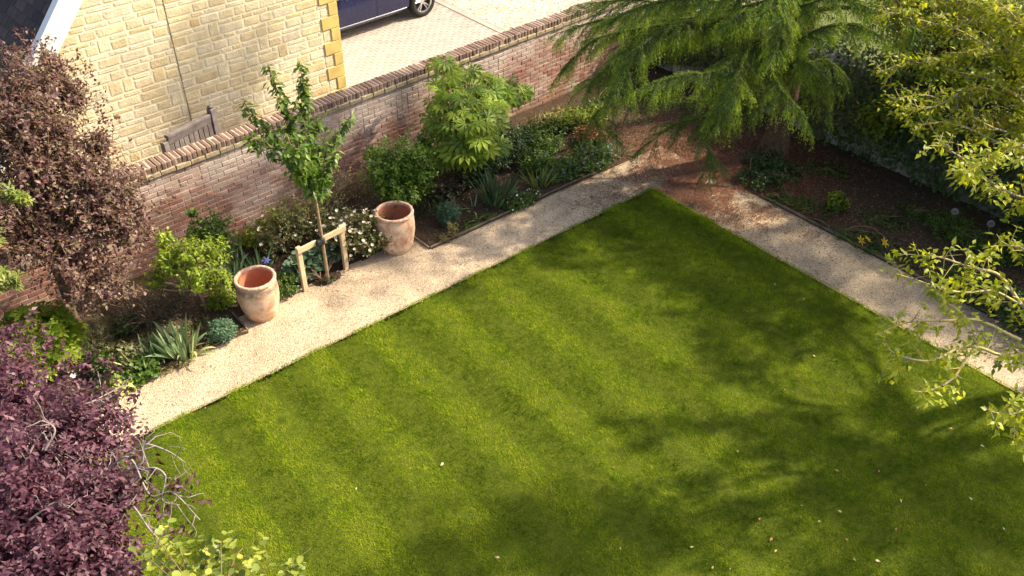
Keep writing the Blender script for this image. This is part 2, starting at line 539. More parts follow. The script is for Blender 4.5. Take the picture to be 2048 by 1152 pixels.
# timber edging of the beds
def board(a, b, label, h=.052, t=.022):
    a = np.array(a); b = np.array(b); d = b - a; L = np.linalg.norm(d); rz = math.atan2(d[1], d[0])
    mb = MB(); mb.box((0, 0, .018), (L, t, h), bevel=.004)
    e = link('edging_board', mb.mesh('edging_board', M_TIMBER)); c = (a + b) / 2
    e.location = (c[0], c[1], 0); e.rotation_euler = (0, 0, rz)
    tag(e, label, 'edging board', 'timber boards edging the gravel path')
board((-13, .905), (-6.86, .93), 'long brown timber edging board between gravel path and bed left of the two pots')
board((-6.845, .945), (-6.84, 1.42), 'short timber edging board beside the scurfy pot, across the bed corner')
board((-3.875, 1.44), (-3.86, .945), 'short timber edging board beside the smooth pot under the rose bush')
board((-3.84, .935), (-1.75, .95), 'timber edging board between path and the bed with blue-green irises')
board((-1.73, .95), (-.2, .955), 'timber edging board between path and blue-flowered ground cover')
board((1.185, -1.3), (1.19, -4.6), 'timber edging board along the right path by the yellow flowers')
board((1.19, -4.62), (1.18, -9), 'timber edging board along the right path under the overhanging tree')

# ------------------------------------------------------------------ garden wall of old brick
WA = math.atan(.0514)
WM = Matrix.Translation((0, 3.44, 0)) @ Matrix.Rotation(WA, 4, 'Z')
def wallpt(x, y, z): return WM @ Vector((x, y, z))
brick_wall = empty('brick_wall', (0, 3.44, 0), WA, 'long old brick garden wall with limewash remains and brick-on-edge coping', 'wall')
WX0, WX1 = -12.0, 3.75
core = MB().box(((WX0 + WX1) / 2, .1045, .66), (WX1 - WX0, .205, 1.52))
link('mortar_core', core.mesh('mortar_core', M_MORTAR), brick_wall, WM)
def jittered_box(size, seed, bev, jit):
    r = random.Random(seed)
    mb = MB().box((0, 0, 0), size, bevel=bev)
    mb.V = [(x + r.uniform(-jit, jit), y + r.uniform(-jit, jit), z + r.uniform(-jit, jit)) for x, y, z in mb.V]
    return mb
def piece_set(parent, name, stuff_name, protos, places, limit, mat, front=None):
    """protos: list of MB; places: list of (proto index, world matrix). The `limit` that show largest become objects, the rest one stuff part."""
    meshes = [p.mesh(name, mat) for p in protos]
    pts = np.array([m.translation[:] for _, m in places])
    px, py, d = proj(pts)
    vis = (px > -10) & (px < 2058) & (py > -12) & (py < 1160)
    score = np.where(vis, 1.0 / d, -1.0 / d)
    if front is not None: score = score + np.array([front(p) for p in pts])
    order = np.argsort(-score)
    single = [i for i in order[:limit] if vis[i]]
    ss = set(single)
    for i in single:
        k, m = places[i]
        link(name, meshes[k], parent, m)
    V = []; F = []; n = 0
    for i, (k, m) in enumerate(places):
        if i in ss: continue
        for v in protos[k].V:
            V.append((m @ Vector(v))[:])
        F += [tuple(a + n for a in f) for f in protos[k].F]
        n += len(protos[k].V)
    if V:
        tag(link(stuff_name, py_mesh(stuff_name, V, F, mat), parent), kind='stuff')
r_ = random.Random(3)
protos = [jittered_box((.215, .10, .066), s, .006, .0022) for s in range(4)] + [jittered_box((.103, .10, .066), s, .006, .0022) for s in range(10, 13)]
places = []
for row in range(19):
    x = WX0 + (.1125 if row % 2 else 0)
    z = .038 + row * .075
    while x < WX1 - .1:
        if r_.random() < (.5 if row % 4 == 3 else .08):
            for k in range(2):
                places.append((4 + r_.randrange(3), WM @ Matrix.Translation((x + .056 + .1125 * k, .047 + r_.uniform(-.004, .003), z + r_.uniform(-.002, .002)))))
        else:
            places.append((r_.randrange(4), WM @ Matrix.Translation((x + .1125, .047 + r_.uniform(-.004, .003), z + r_.uniform(-.002, .002))) @ Matrix.Rotation(r_.uniform(-.012, .012), 4, 'Y')))
        x += .225
piece_set(brick_wall, 'brick', 'brick_courses', protos, places, 300, M_BRICK,
          front=lambda p: (.0 if (p[0] > -7.25 and p[2] > .45) else -.05))
# oversailing buff course
protos = [jittered_box((.216, .16, .07), s, .008, .003) for s in range(4)]
places = []
x = WX0
while x < WX1 - .1:
    places.append((r_.randrange(4), WM @ Matrix.Translation((x + .1125, .045 + r_.uniform(-.004, .004), 1.460 + r_.uniform(-.002, .002))))); x += .225
piece_set(brick_wall, 'buff_brick', 'buff_brick_course', protos, places, 120, M_BUFF)
# brick-on-edge coping
def coping_proto(s):
    mb = jittered_box((.068, .258, .105), s, .012, .004)
    return mb
protos = [coping_proto(s) for s in range(6)]
places = []
x = WX0
while x < WX1:
    places.append((r_.randrange(6), WM @ Matrix.Translation((x + .037, .105 + r_.uniform(-.008, .008), 1.550 + r_.uniform(-.006, .006))) @ Matrix.Rotation(r_.uniform(-.05, .05), 4, 'Y') @ Matrix.Rotation(r_.uniform(-.02, .02), 4, 'X')))
    x += .0755
piece_set(brick_wall, 'coping_brick', 'coping_brick_row', protos, places, 200, M_COPING)
mo = MB().box(((WX0 + WX1) / 2, .1055, 1.546), (WX1 - WX0, .240, .098))
link('coping_mortar', mo.mesh('coping_mortar', M_MORTAR), brick_wall, WM)

# ------------------------------------------------------------------ neighbour's house: coursed cream stone gable
HO = 1.2
HM = WM @ Matrix.Translation((0, HO, 0))
h0 = HM.translation
house = empty('stone_house', h0[:], WA, 'cream coursed stone house gable with yellow quoins and dark tiled roof', 'house')
HX0, HX1 = -8.55, -2.95
APX = -4.90
RS = 1.163                               # roof pitch (rise over run)
def roof_z(x): return 6.24 - abs(x - APX) * RS
wall_pts = [(HX0, 0), (HX1, 0), (HX1, roof_z(HX1) - .1), (APX, 6.14), (HX0, roof_z(HX0) - .1)]
V = [(x, .0125, z) for x, z in wall_pts] + [(x, 7.0, z) for x, z in wall_pts]
F = [(0, 1, 2, 3, 4), (9, 8, 7, 6, 5)] + [(i, (i + 5), (i + 1) % 5 + 5, (i + 1) % 5) for i in range(5)]
link('wall', py_mesh('wall', V, F, M_MORTAR_H), house, HM)
JX = -5.745                              # movement joint
jm = MB().box((JX, .010, 2.5), (.008, .012, 5.0))
link('movement_joint', jm.mesh('movement_joint', plain('joint_sealant', (.16, .115, .06), .9)), house, HM)
def stone_proto(seed):
    """pillow-faced block, unit size, front at y=0 going to -y"""
    r = random.Random(seed)
    V = []; F = []
    xs = (-.5, -.42, 0, .42, .5); zs = (-.5, -.36, .0, .36, .5)
    for j, z in enumerate(zs):
        for i, x in enumerate(xs):
            e = (i in (0, 4)) + (j in (0, 4))
            yy = .012 if e else -1.0 * r.uniform(.65, 1.25)
            sx = x * (1 if not e else 1) + r.uniform(-.02, .02); sz = z + r.uniform(-.03, .03)
            if e == 2: sx *= .93; sz *= .9
            V.append((sx, yy, sz))
    for j in range(4):
        for i in range(4):
            a = j * 5 + i; F.append((a, a + 1, a + 6, a + 5))
    mb = MB(); mb.V = V; mb.F = F
    return mb
def quoin_edge(k): return HX1 - (.33 if k % 2 == 0 else .17)
protos = [stone_proto(s) for s in range(14)]
places = []
r_ = random.Random(21)
CT, CN = .142, .072
z = .02; ci = 0
quoins = []
blocked = []
while z < 6.0:
    for tall in (True, False):
        h = CT if tall else CN
        zc = z + h / 2
        hw = (6.14 - zc) / RS
        xl, xr = max(HX0 + .02, APX - hw + .12), min(quoin_edge(ci), APX + hw - .12)
        x = xl
        while x < xr - .05:
            w = r_.uniform(.15, .42) if tall else r_.uniform(.16, .38)
            if x < JX < x + w: w = JX - x - .004 if JX - x > .09 else w
            if x + w > xr - .09: w = xr - x
            if not tall and any(a - .01 < x + .02 < b - .01 for a, b, zz in blocked if zz == ci):
                b = [b for a, b, zz in blocked if zz == ci and a - .01 < x + .02 < b - .01][0]
                x = b; continue
            if not tall:
                nxt = [a for a, b, zz in blocked if zz == ci and x < a < x + w]
                if nxt: w = min(nxt) - x
            hh = h; zz = zc
            if tall and w < .21 and r_.random() < .45:
                hh = CT + CN; zz = z + hh / 2; blocked.append((x, x + w, ci))
            if w > .05:
                m = HM @ Matrix.Translation((x + w / 2, .012, zz)) @ Matrix.Diagonal((w - .015, .0048, hh - .014, 1))
                places.append((r_.randrange(14), m))
            x += w
        z += h
    quoins.append((ci, z - CT - CN, z)); ci += 1
piece_set(house, 'stone', 'stone_courses', protos, places, 300, M_STONE, front=lambda p: 0 if p[2] > .9 else -.1)
for k, za, zb in quoins:
    if zb > roof_z(HX1) - .15: break
    xa = quoin_edge(k)
    q = MB().box(((xa + HX1) / 2 + .006, .088, (za + zb) / 2), (HX1 - xa - .002, .19, zb - za - .010), bevel=.005)
    link('quoin', q.mesh('quoin', M_QUOIN), house, HM)
# roof: left slope with separate tiles, right slope plain courses
for sgn, nm in ((-1, 'roof_deck'), (1, 'roof_deck')):
    xe = APX + sgn * (3.80 if sgn < 0 else 1.99)
    V = [(APX, -.06, 6.18), (xe, -.06, roof_z(xe) - .06), (xe, 7.1, roof_z(xe) - .06), (APX, 7.1, 6.18)]
    V += [(x, y, zz - .08) for x, y, zz in V]
    F = [(0, 1, 2, 3), (7, 6, 5, 4), (0, 4, 5, 1), (1, 5, 6, 2), (2, 6, 7, 3), (3, 7, 4, 0)]
    link(nm, py_mesh(nm, V, F, M_TILE), house, HM)
slope = math.atan(RS)
tile_p = [jittered_box((.30, .318, .018), s, .004, .002) for s in range(4)]
places = []
g = .155
for sgn in (-1, 1):
    L = (3.86 if sgn < 0 else 2.0) / math.cos(slope)
    nrow = int(L / g)
    for i in range(nrow):
        s = (i + .6) * g
        xx = APX + sgn * s * math.cos(slope); zz = 6.18 - s * math.sin(slope) + .035
        y = -.05 + (.16 if i % 2 else 0)
        while y < 7.1:
            m = HM @ Matrix.Translation((xx, y + .16, zz)) @ Matrix.Rotation(sgn * (slope - .05), 4, 'Y') @ Matrix.Rotation(r_.uniform(-.006, .006), 4, 'Z')
            places.append((r_.randrange(4), m))
            y += .323
piece_set(house, 'roof_tile', 'roof_tile_courses', tile_p, places, 160, M_TILE)
for sgn in (-1, 1):
    L = (3.86 if sgn < 0 else 1.99)
    x1 = APX + sgn * L
    V = []
    for y in (-.085, -.045):
        V += [(APX, y, 6.24), (x1, y, 6.24 - L * RS), (x1, y, 6.24 - L * RS - .40), (APX, y, 5.84)]
    F = [(0, 1, 2, 3), (7, 6, 5, 4), (0, 4, 5, 1), (1, 5, 6, 2), (2, 6, 7, 3), (3, 7, 4, 0)]
    bb = link('bargeboard', py_mesh('bargeboard', V, F, M_WHITE), house, HM)
    V = []
    for y in (-.12, .03):
        V += [(APX, y, 6.29), (x1, y, 6.29 - L * RS), (x1, y, 6.24 - L * RS), (APX, y, 6.24)]
    link('verge_strip', py_mesh('verge_strip', V, F, M_WHITE), bb, HM)

# ------------------------------------------------------------------ oak gate panel behind the garden wall
ga = HM @ Vector((-6.42, -.62, 0)); gb = HM @ Vector((-5.62, -.40, 0))
gd = (gb - ga); gl = gd.length; grz = math.atan2(gd.y, gd.x)
GM = Matrix.Translation(ga) @ Matrix.Rotation(grz, 4, 'Z')
gate = empty('slatted_gate', ga[:], grz, 'low grey weathered oak slatted gate between stone house and brick wall', 'gate')
def gpart(nm, mb, mat=M_GATE, par=gate): return link(nm, mb.mesh(nm, mat), par, GM)
gpart('post', MB().box((-.045, 0, .79), (.09, .09, 1.58), bevel=.008))
pm = MB().box((gl + .05, 0, .86), (.10, .10, 1.72), bevel=.012)
gpart('post', pm)
gpart('post_cap', MB().box((gl + .05, 0, 1.745), (.085, .085, .05), bevel=.02))
gpart('rail', MB().box((gl / 2, .0, 1.63), (gl - .012, .085, .055), bevel=.008))
gpart('rail', MB().box((gl / 2, -.008, 1.555), (gl - .012, .05, .085), bevel=.006))
gpart('rail', MB().box((gl / 2, .012, .35), (gl - .012, .03, .09), bevel=.006))
npk = 9
for k in range(npk):
    w = gl / npk
    gpart('slat', MB().box((w * (k + .5), -.016 + r_.uniform(-.004, .004), .80), (w - .014, .022, 1.42), bevel=.004))

# ------------------------------------------------------------------ neighbour's drive
DZ = -.006
sheet('driveway_base', -4.6, 2.33, 3.62, 13, .5, lambda x, y: DZ - .010 + 0 * x, M_JOINT)
sheet('gravel_drive', 2.33, 30, 3.9, 30, .5, lambda x, y: DZ + .006 + .004 * wav(x, y, 3, 40), M_GRAVEL2)
sheet('rough_grass', 4.1, 30, -30, 3.9, .5, lambda x, y: DZ + .004 + .004 * wav(x, y, 3, 41), plain('rough_verge', (.10, .11, .035), .95, .1, nscale=3, namt=.4))
sheet('passage_ground', -13, -4.6, 3.62, 13, .5, lambda x, y: DZ - .03 + 0 * x, M_JOINT)
paving = tag(link('driveway_paving', py_mesh('driveway_paving', [(2.16, 3.7, DZ - .02), (2.335, 3.7, DZ - .02), (2.335, 13, DZ - .02), (2.16, 13, DZ - .02), (2.16, 3.7, DZ + .002), (2.335, 3.7, DZ + .002), (2.335, 13, DZ + .002), (2.16, 13, DZ + .002)], [(3, 2, 1, 0), (4, 5, 6, 7), (0, 1, 5, 4), (1, 2, 6, 5), (2, 3, 7, 6), (3, 0, 4, 7)], M_PAVER)), kind='structure')
pav_p = [jittered_box((.196, .096, .03), s, .005, .0012) for s in range(4)]
places = []
DM = Matrix.Translation((0, 3.64, 0)) @ Matrix.Rotation(WA, 4, 'Z')
row = 0; y = .1
while y < 8.6:
    x = -4.5 + (.1 if row % 2 else 0)
    while x < 2.5:
        p = DM @ Vector((x, y, 0))
        if p.x < 2.05:
            places.append((r_.randrange(4), DM @ Matrix.Translation((x, y, DZ - .015 + r_.uniform(-.0015, .0015))) @ Matrix.Rotation(r_.uniform(-.01, .01), 4, 'Z')))
        x += .2
    y += .1; row += 1
piece_set(paving, 'paver', 'paver_field', pav_p, places, 300, M_PAVER, front=lambda p: (0 if (p[0] + 2.6 > (p[1] - 4.5) * .42) else -.08))

# ------------------------------------------------------------------ rubble boundary wall on the right
rubble = empty('rubble_wall', (3.75, -4, 0), 0, 'low grey limestone rubble wall under ivy behind the right border', 'wall')
cr = MB().box((3.78, -5.0, .62), (.30, 17.2, 1.3))
link('mortar_core', cr.mesh('mortar_core', M_MORTAR), rubble)
def rub_proto(s):
    r = random.Random(s)
    mb = MB().box((0, 0, 0), (1, 1, 1), bevel=.12)
    mb.V = [(x + r.uniform(-.09, .09), y + r.uniform(-.09, .09), z + r.uniform(-.09, .09)) for x, y, z in mb.V]
    return mb
rp = [rub_proto(s) for s in range(8)]
places = []
z = 0.0
for row in range(6):
    h = r_.uniform(.18, .27); y = -13.5 + r_.uniform(0, .3)
    while y < 3.45:
        w = r_.uniform(.2, .58)
        places.append((r_.randrange(8), Matrix.Translation((3.64 + r_.uniform(-.015, .02), y + w / 2, z + h / 2)) @ Matrix.Diagonal((.2, w - .025, h - .025, 1))))
        y += w
    z += h
piece_set(rubble, 'stone', 'stone_courses', rp, places, 120, M_RUBBLE)
for k in range(44):
    y = -13.3 + k * .38
    m = Matrix.Translation((3.77, y + .19, z + .06)) @ Matrix.Rotation(r_.uniform(-.06, .06), 4, 'X') @ Matrix.Diagonal((.44, .36, r_.uniform(.08, .13), 1))
    link('cap_stone', rp[k % 8].mesh('cap_stone', M_RUBBLE), rubble, m)
# ------------------------------------------------------------------ parked car
def mat_carpaint():
    m, n, l, b = new_mat('navy_car_paint')
    b.inputs['Base Color'].default_value = (.007, .010, .045, 1)
    b.inputs['Roughness'].default_value = .28; b.inputs['Metallic'].default_value = 0.0
    b.inputs['Coat Weight'].default_value = .35; b.inputs['Coat Roughness'].default_value = .06
    v = maprange(n, l, noise(n, l, 3, 4), .3, .7, .22, .36); l.new(v, b.inputs['Roughness'])
    return m
M_CAR = mat_carpaint()
M_GLASS = plain('tinted_glass', (.012, .014, .018), .06, .6)
M_RUBBER = plain('black_rubber', (.018, .017, .017), .75, .3, nscale=40, namt=.3)
M_ALLOY = plain('silver_alloy', (.62, .61, .60), .28, .5, metal=.9)
M_CHROME = plain('satin_chrome', (.70, .72, .75), .2, .5, metal=1.0)
M_DARK = plain('dark_plastic', (.02, .02, .021), .7, .3)
M_LAMP = plain('red_lens', (.35, .015, .012), .12, .6)
M_HEAD = plain('clear_lens', (.75, .77, .80), .08, .6)
CARM = Matrix.Translation((-.03, 9.39, DZ)) @ Matrix.Rotation(math.pi + WA, 4, 'Z')   # local +x is the nose (world -x), local +y the garden side
car = empty('parked_car', CARM.translation[:], math.pi + WA, 'dark navy blue car parked on the paved drive beyond the brick wall', 'car')
XR, XF, WR = -1.40, 1.42, .345
def cp(nm, me, par=None): return link(nm, me, par or car, CARM)
def interp(x, xs, ys): return float(np.interp(x, xs, ys))
def section(x):
    """half cross-section (y,z) from the floor round to the roof centre"""
    hw = interp(x, (-2.38, -2.25, -1.6, -.5, 1.2, 2.0, 2.32, 2.40), (.62, .78, .90, .925, .92, .84, .66, .5))
    fl = interp(x, (-2.38, -2.1, -1.8, 1.9, 2.2, 2.4), (.42, .28, .21, .20, .24, .34))
    belt = interp(x, (-2.38, -2.2, -1.0, .9, 1.6, 2.2, 2.4), (.86, .98, .97, .92, .84, .70, .56))
    top = interp(x, (-2.38, -2.25, -2.0, -1.2, -.3, .35, .95, 1.25, 1.8, 2.2, 2.4), (.90, 1.05, 1.25, 1.41, 1.46, 1.43, 1.18, .98, .90, .76, .60))
    top = max(top, belt + .02)
    cab = max(0, min(1, (top - belt) / .45))
    yr = hw - .05 - .20 * cab
    pts = [(0, fl), (hw - .16, fl), (hw - .06, fl + .05), (hw - .025, fl + .12), (hw - .012, .42), (hw, .56), (hw + .004, .70), (hw - .012, .80), (hw - .035, belt - .015),
           (hw - .055, belt + .01), ((hw - .055) * .45 + yr * .55, belt + (top - belt) * .55), (yr, top - .055 * cab - .01), (yr - .10, top - .012), (yr * .45, top + .008), (0, top + .014)]
    out = []
    for (y, z) in pts:
        if y > .5:
            for xw in (XR, XF):
                d = abs(x - xw)
                if d < .405:
                    za = .345 + math.sqrt(.405 ** 2 - d * d)
                    if z < za: z = za
        out.append((y, z))
    return out
xs = sorted(set([round(v, 3) for v in np.linspace(-2.38, 2.40, 60)] + [round(xw + .405 * math.sin(a), 3) for xw in (XR, XF) for a in np.linspace(-1.57, 1.57, 21)]))
secs = [section(x) for x in xs]
K = len(secs[0])
def strip(i0, i1, k0, k1, side, off=0.0):
    V = []; F = []
    w = k1 - k0 + 1
    for i in range(i0, i1 + 1):
        for k in range(k0, k1 + 1):
            y, z = secs[i][k]
            V.append((xs[i], side * (y + off * (1 if y > .1 else 0)), z + (off if k > 11 else 0)))
    for i in range(i1 - i0):
        for k in range(w - 1):
            a = i * w + k
            q = (a, a + 1, a + w + 1, a + w)
            F.append(q if side < 0 else q[::-1])
    return V, F
def two(k0, k1, i0=0, i1=None, off=0.0):
    i1 = len(xs) - 1 if i1 is None else i1
    mb = MB()
    for s in (-1, 1): mb.poly(*strip(i0, i1, k0, k1, s, off))
    return mb
body = two(0, K - 1)
for i in (0, len(xs) - 1):
    n0 = len(body.V)
    loop = [(xs[i], y, z) for y, z in secs[i]] + [(xs[i], -y, z) for y, z in secs[i][::-1]]
    body.V += loop; body.F.append(tuple(range(n0, n0 + len(loop))))
bo = cp('body', body.mesh('body', M_CAR, True))
def ix(x): return min(range(len(xs)), key=lambda i: abs(xs[i] - x))
# doors stand proud by a few millimetres: a front and a rear one on each side
for s in (1, -1):
    for (xa, xb) in ((-.98, -.075), (-.055, .98)):
        V, F = strip(ix(xa), ix(xb), 3, 8, s, .006)
        dr = cp('door', py_mesh('door', V, F, M_CAR, True))
        hx = xa + .14
        y, z = section(hx)[7]
        hb = MB().box((hx + .03, s * (y + .022), z + .03), (.17, .022, .024), bevel=.006)
        cp('handle', hb.mesh('handle', M_CAR), dr)
    V, F = strip(ix(-1.65), ix(.85), 9, 10, s, .006)
    cp('side_window', py_mesh('side_window', V, F, M_GLASS, True))
    # bright strips: window line and sill
    for (k, xa, xb, h) in ((9, -1.7, .9, .018), (3, -.96, .98, .022)):
        V = []; F = []
        sel = [i for i in range(len(xs)) if xa <= xs[i] <= xb]
        for i in sel:
            y, z = secs[i][k]
            if k == 3: y, z = secs[i][3][0] + .012, secs[i][3][1] + .01
            V += [(xs[i], s * (y + .006), z - h / 2), (xs[i], s * (y + .014), z), (xs[i], s * (y + .006), z + h / 2)]
        for a in range(len(sel) - 1):
            for b2 in range(2):
                q = (a * 3 + b2, a * 3 + b2 + 1, a * 3 + b2 + 4, a * 3 + b2 + 3); F.append(q)
        cp('trim_strip', py_mesh('trim_strip', V, F, M_CHROME, True))
    lm = MB().box((-2.30, s * .60, .80), (.12, .30, .12), bevel=.03); cp('tail_light', lm.mesh('tail_light', M_LAMP))
    lm = MB().box((2.22, s * .60, .62), (.2, .26, .11), bevel=.04); cp('headlight', lm.mesh('headlight', M_HEAD))
    mm = MB().box((.72, s * 1.0, 1.0), (.11, .2, .13), bevel=.04); cp('mirror', mm.mesh('mirror', M_CAR))
ws = two(11, K - 1, ix(.45), ix(1.15), .006); cp('windscreen', ws.mesh('windscreen', M_GLASS, True))
rw = two(11, K - 1, ix(-2.2), ix(-1.75), .006); cp('rear_window', rw.mesh('rear_window', M_GLASS, True))
for xw in (XR, XF):
    wb = MB().box((xw, 0, .42), (.78, 1.35, .36)); cp('wheel_well', wb.mesh('wheel_well', M_DARK))
# wheels
def wheel_meshes():
    prof = [(.235, -.105), (.262, -.118), (.31, -.118), (.337, -.098), (.345, -.05), (.345, .05), (.337, .098), (.31, .118), (.262, .118), (.235, .105)]
    V, F = lathe(prof, 40)
    rot = lambda V: [(x, z, y) for x, y, z in V]     # axis along local y
    tyre = py_mesh('tyre', rot(V), F, M_RUBBER, True)
    mb = MB()
    V, F = lathe([(.228, -.09), (.228, .07), (.243, .102), (.250, .098), (.246, .08), (.234, -.09)], 40); mb.poly(rot(V), F)
    V, F = lathe([(.001, .070), (.040, .066), (.052, .05), (.052, .02)], 20); mb.poly(rot(V), F)
    for k in range(10):
        a = 2 * math.pi * (k // 2) / 5 + (.17 if k % 2 else -.17) + .2
        c, s_ = math.cos(a), math.sin(a)
        R = Matrix(((c, 0, -s_), (0, 1, 0), (s_, 0, c)))
        mb.box((c * .14, .058, s_ * .14), (.20, .022, .030), R, bevel=.007)
    rim = mb.mesh('rim', M_ALLOY)
    V, F = lathe([(.001, .0), (.20, .0)], 24)
    disc = py_mesh('brake_disc', rot(V), F, plain('brake_grey', (.05, .045, .045), .5, .4, .6))
    return tyre, rim, disc
tyre_me, rim_me, disc_me = wheel_meshes()
for xw in (XR, XF):
    for s in (1, -1):
        m = CARM @ Matrix.Translation((xw, s * .80, WR)) @ (Matrix.Identity(4) if s > 0 else Matrix.Rotation(math.pi, 4, 'Z'))
        w = empty('wheel', (0, 0, 0)); w.parent = car; w.matrix_parent_inverse = world_inv(car); w.matrix_basis = m
        for nm, me in (('tyre', tyre_me), ('rim', rim_me), ('brake_disc', disc_me)):
            o = bpy.data.objects.new(nm, me); COL.objects.link(o); o.parent = w

# ------------------------------------------------------------------ terracotta jars
def mat_terracotta(name, scurf, pale):
    m, n, l, b = new_mat(name)
    tc = n.new('ShaderNodeTexCoord'); sep = n.new('ShaderNodeSeparateXYZ'); l.new(tc.outputs['Object'], sep.inputs[0])
    base = ramp(n, [(.3, (.46, .22, .12)), (.55, (.55, .30, .17)), (.75, (.60, .38, .24))])
    l.new(noise(n, l, 4, 5, .6, vec=tc.outputs['Object']), base.inputs['Fac'])
    bloom = maprange(n, l, noise(n, l, 7, 6, .65, vec=tc.outputs['Object'], dist=.6), .40, .62, 0, pale)
    c = mixc(n, l, base.outputs['Color'], (.74, .57, .42), bloom)
    if scurf > 0:
        band = mathn(n, l, 'MULTIPLY', maprange(n, l, sep.outputs['Z'], .45, .52), maprange(n, l, sep.outputs['Z'], .60, .57), clamp=True)
        band = mathn(n, l, 'MULTIPLY', band, maprange(n, l, noise(n, l, 16, 5, .7, vec=tc.outputs['Object']), .33, .55), clamp=True)
        c = mixc(n, l, c, (.20, .145, .10), mathn(n, l, 'MULTIPLY', band, scurf))
    foot = maprange(n, l, sep.outputs['Z'], .02, .10, .55, 0)
    foot = mathn(n, l, 'MULTIPLY', foot, maprange(n, l, noise(n, l, 9, 4, vec=tc.outputs['Object']), .35, .6), clamp=True)
    c = mixc(n, l, c, (.24, .16, .09), foot)
    l.new(c, b.inputs['Base Color']); b.inputs['Roughness'].default_value = .85; b.inputs['Specular IOR Level'].default_value = .25
    bump(n, l, b, noise(n, l, 60, 5, .6, vec=tc.outputs['Object']), .35, .004)
    return m
def mat_inner():
    m, n, l, b = new_mat('terracotta_inside')
    r = ramp(n, [(.3, (.42, .15, .075)), (.7, (.56, .24, .13))]); l.new(noise(n, l, 6, 5), r.inputs['Fac'])
    l.new(r.outputs['Color'], b.inputs['Base Color']); b.inputs['Roughness'].default_value = .85
    return m
def mat_rim():
    m, n, l, b = new_mat('terracotta_rim')
    r = ramp(n, [(.35, (.33, .17, .11)), (.5, (.52, .30, .20)), (.62, (.66, .52, .40)), (.75, (.72, .62, .52))]); l.new(noise(n, l, 30, 6, .7), r.inputs['Fac'])
    l.new(r.outputs['Color'], b.inputs['Base Color']); b.inputs['Roughness'].default_value = .9
    bump(n, l, b, noise(n, l, 90, 4), .6, .006)
    return m
M_INNER, M_RIM = mat_inner(), mat_rim()
def jar(c, mat, label, s=1.0, rot=0.0, seed=1):
    e = empty('terracotta_jar', (c[0], c[1], .0), rot, label, 'pot', 'terracotta jars standing on the gravel')
    m = Matrix.Translation((c[0], c[1], -.004)) @ Matrix.Rotation(rot, 4, 'Z') @ Matrix.Scale(s, 4)
    outer = [(.001, 0), (.192, 0), (.204, .015), (.236, .10), (.265, .22), (.281, .34), (.284, .44), (.281, .52), (.268, .58), (.256, .602)]
    V, F = lathe(outer, 56, .004, seed)
    link('pot_body', py_mesh('pot_body', V, F, mat, True), e, m)
    rim = [(.256, .602), (.270, .606), (.281, .618), (.284, .636), (.277, .652), (.262, .658), (.243, .655), (.234, .642), (.236, .615)]
    V, F = lathe(rim, 56, .005, seed)
    link('rim', py_mesh('rim', V, F, M_RIM, True), e, m)
    inner = [(.236, .618), (.252, .55), (.262, .44), (.250, .33), (.225, .20), (.18, .06), (.001, .05)]
    V, F = lathe(inner, 56, .004, seed)
    link('inside', py_mesh('inside', V, [f[::-1] for f in F], M_INNER, True), e, m)
    return e
jar((-6.52, 1.15), mat_terracotta('terracotta_scurfed', .95, .75), 'terracotta jar with dark scurf below its crusted rim, beside the lime-green shrub', .985, .4, 2)
jar((-4.21, 1.28), mat_terracotta('terracotta_pale', 0.0, 1.0), 'smooth pale terracotta jar beside the cream-flowered rose bush', 1.02, 2.1, 5)

# ------------------------------------------------------------------ stake frame for the young tree
sf = empty('tree_stake', (-5.45, 1.29, 0), 0, 'pale sawn timber stake frame with crossbar holding the young tree', 'tree stake')
SL, SR = Vector((-5.80, 1.245, 0)), Vector((-5.075, 1.325, 0))
for q, lean in ((SL, .0), (SR, .01)):
    mb = MB().box((0, 0, .32), (.072, .052, .86), Matrix.Rotation(.11, 3, 'Z') @ Matrix.Rotation(lean, 3, 'Y'), bevel=.005)
    link('post', mb.mesh('post', M_STAKE), sf, Matrix.Translation(q))
c = (SL + SR) / 2; d = SR - SL
mb = MB().box((0, 0, 0), (d.length + .09, .03, .085), Matrix.Rotation(math.atan2(d.y, d.x), 3, 'Z'), bevel=.004)
link('crossbar', mb.mesh('crossbar', M_STAKE), sf, Matrix.Translation((c.x + .005, c.y - .043, .715)))
mb = MB()
V, F = lathe([(.042, -.045), (.05, -.04), (.05, .04), (.042, .045)], 18); mb.poly(V, F)
mb.box((-.03, .0, 0), (.12, .10, .085), bevel=.015)
link('rubber_tie', mb.mesh('rubber_tie', M_DARK), sf, Matrix.Translation((-5.455, 1.215, .715)))
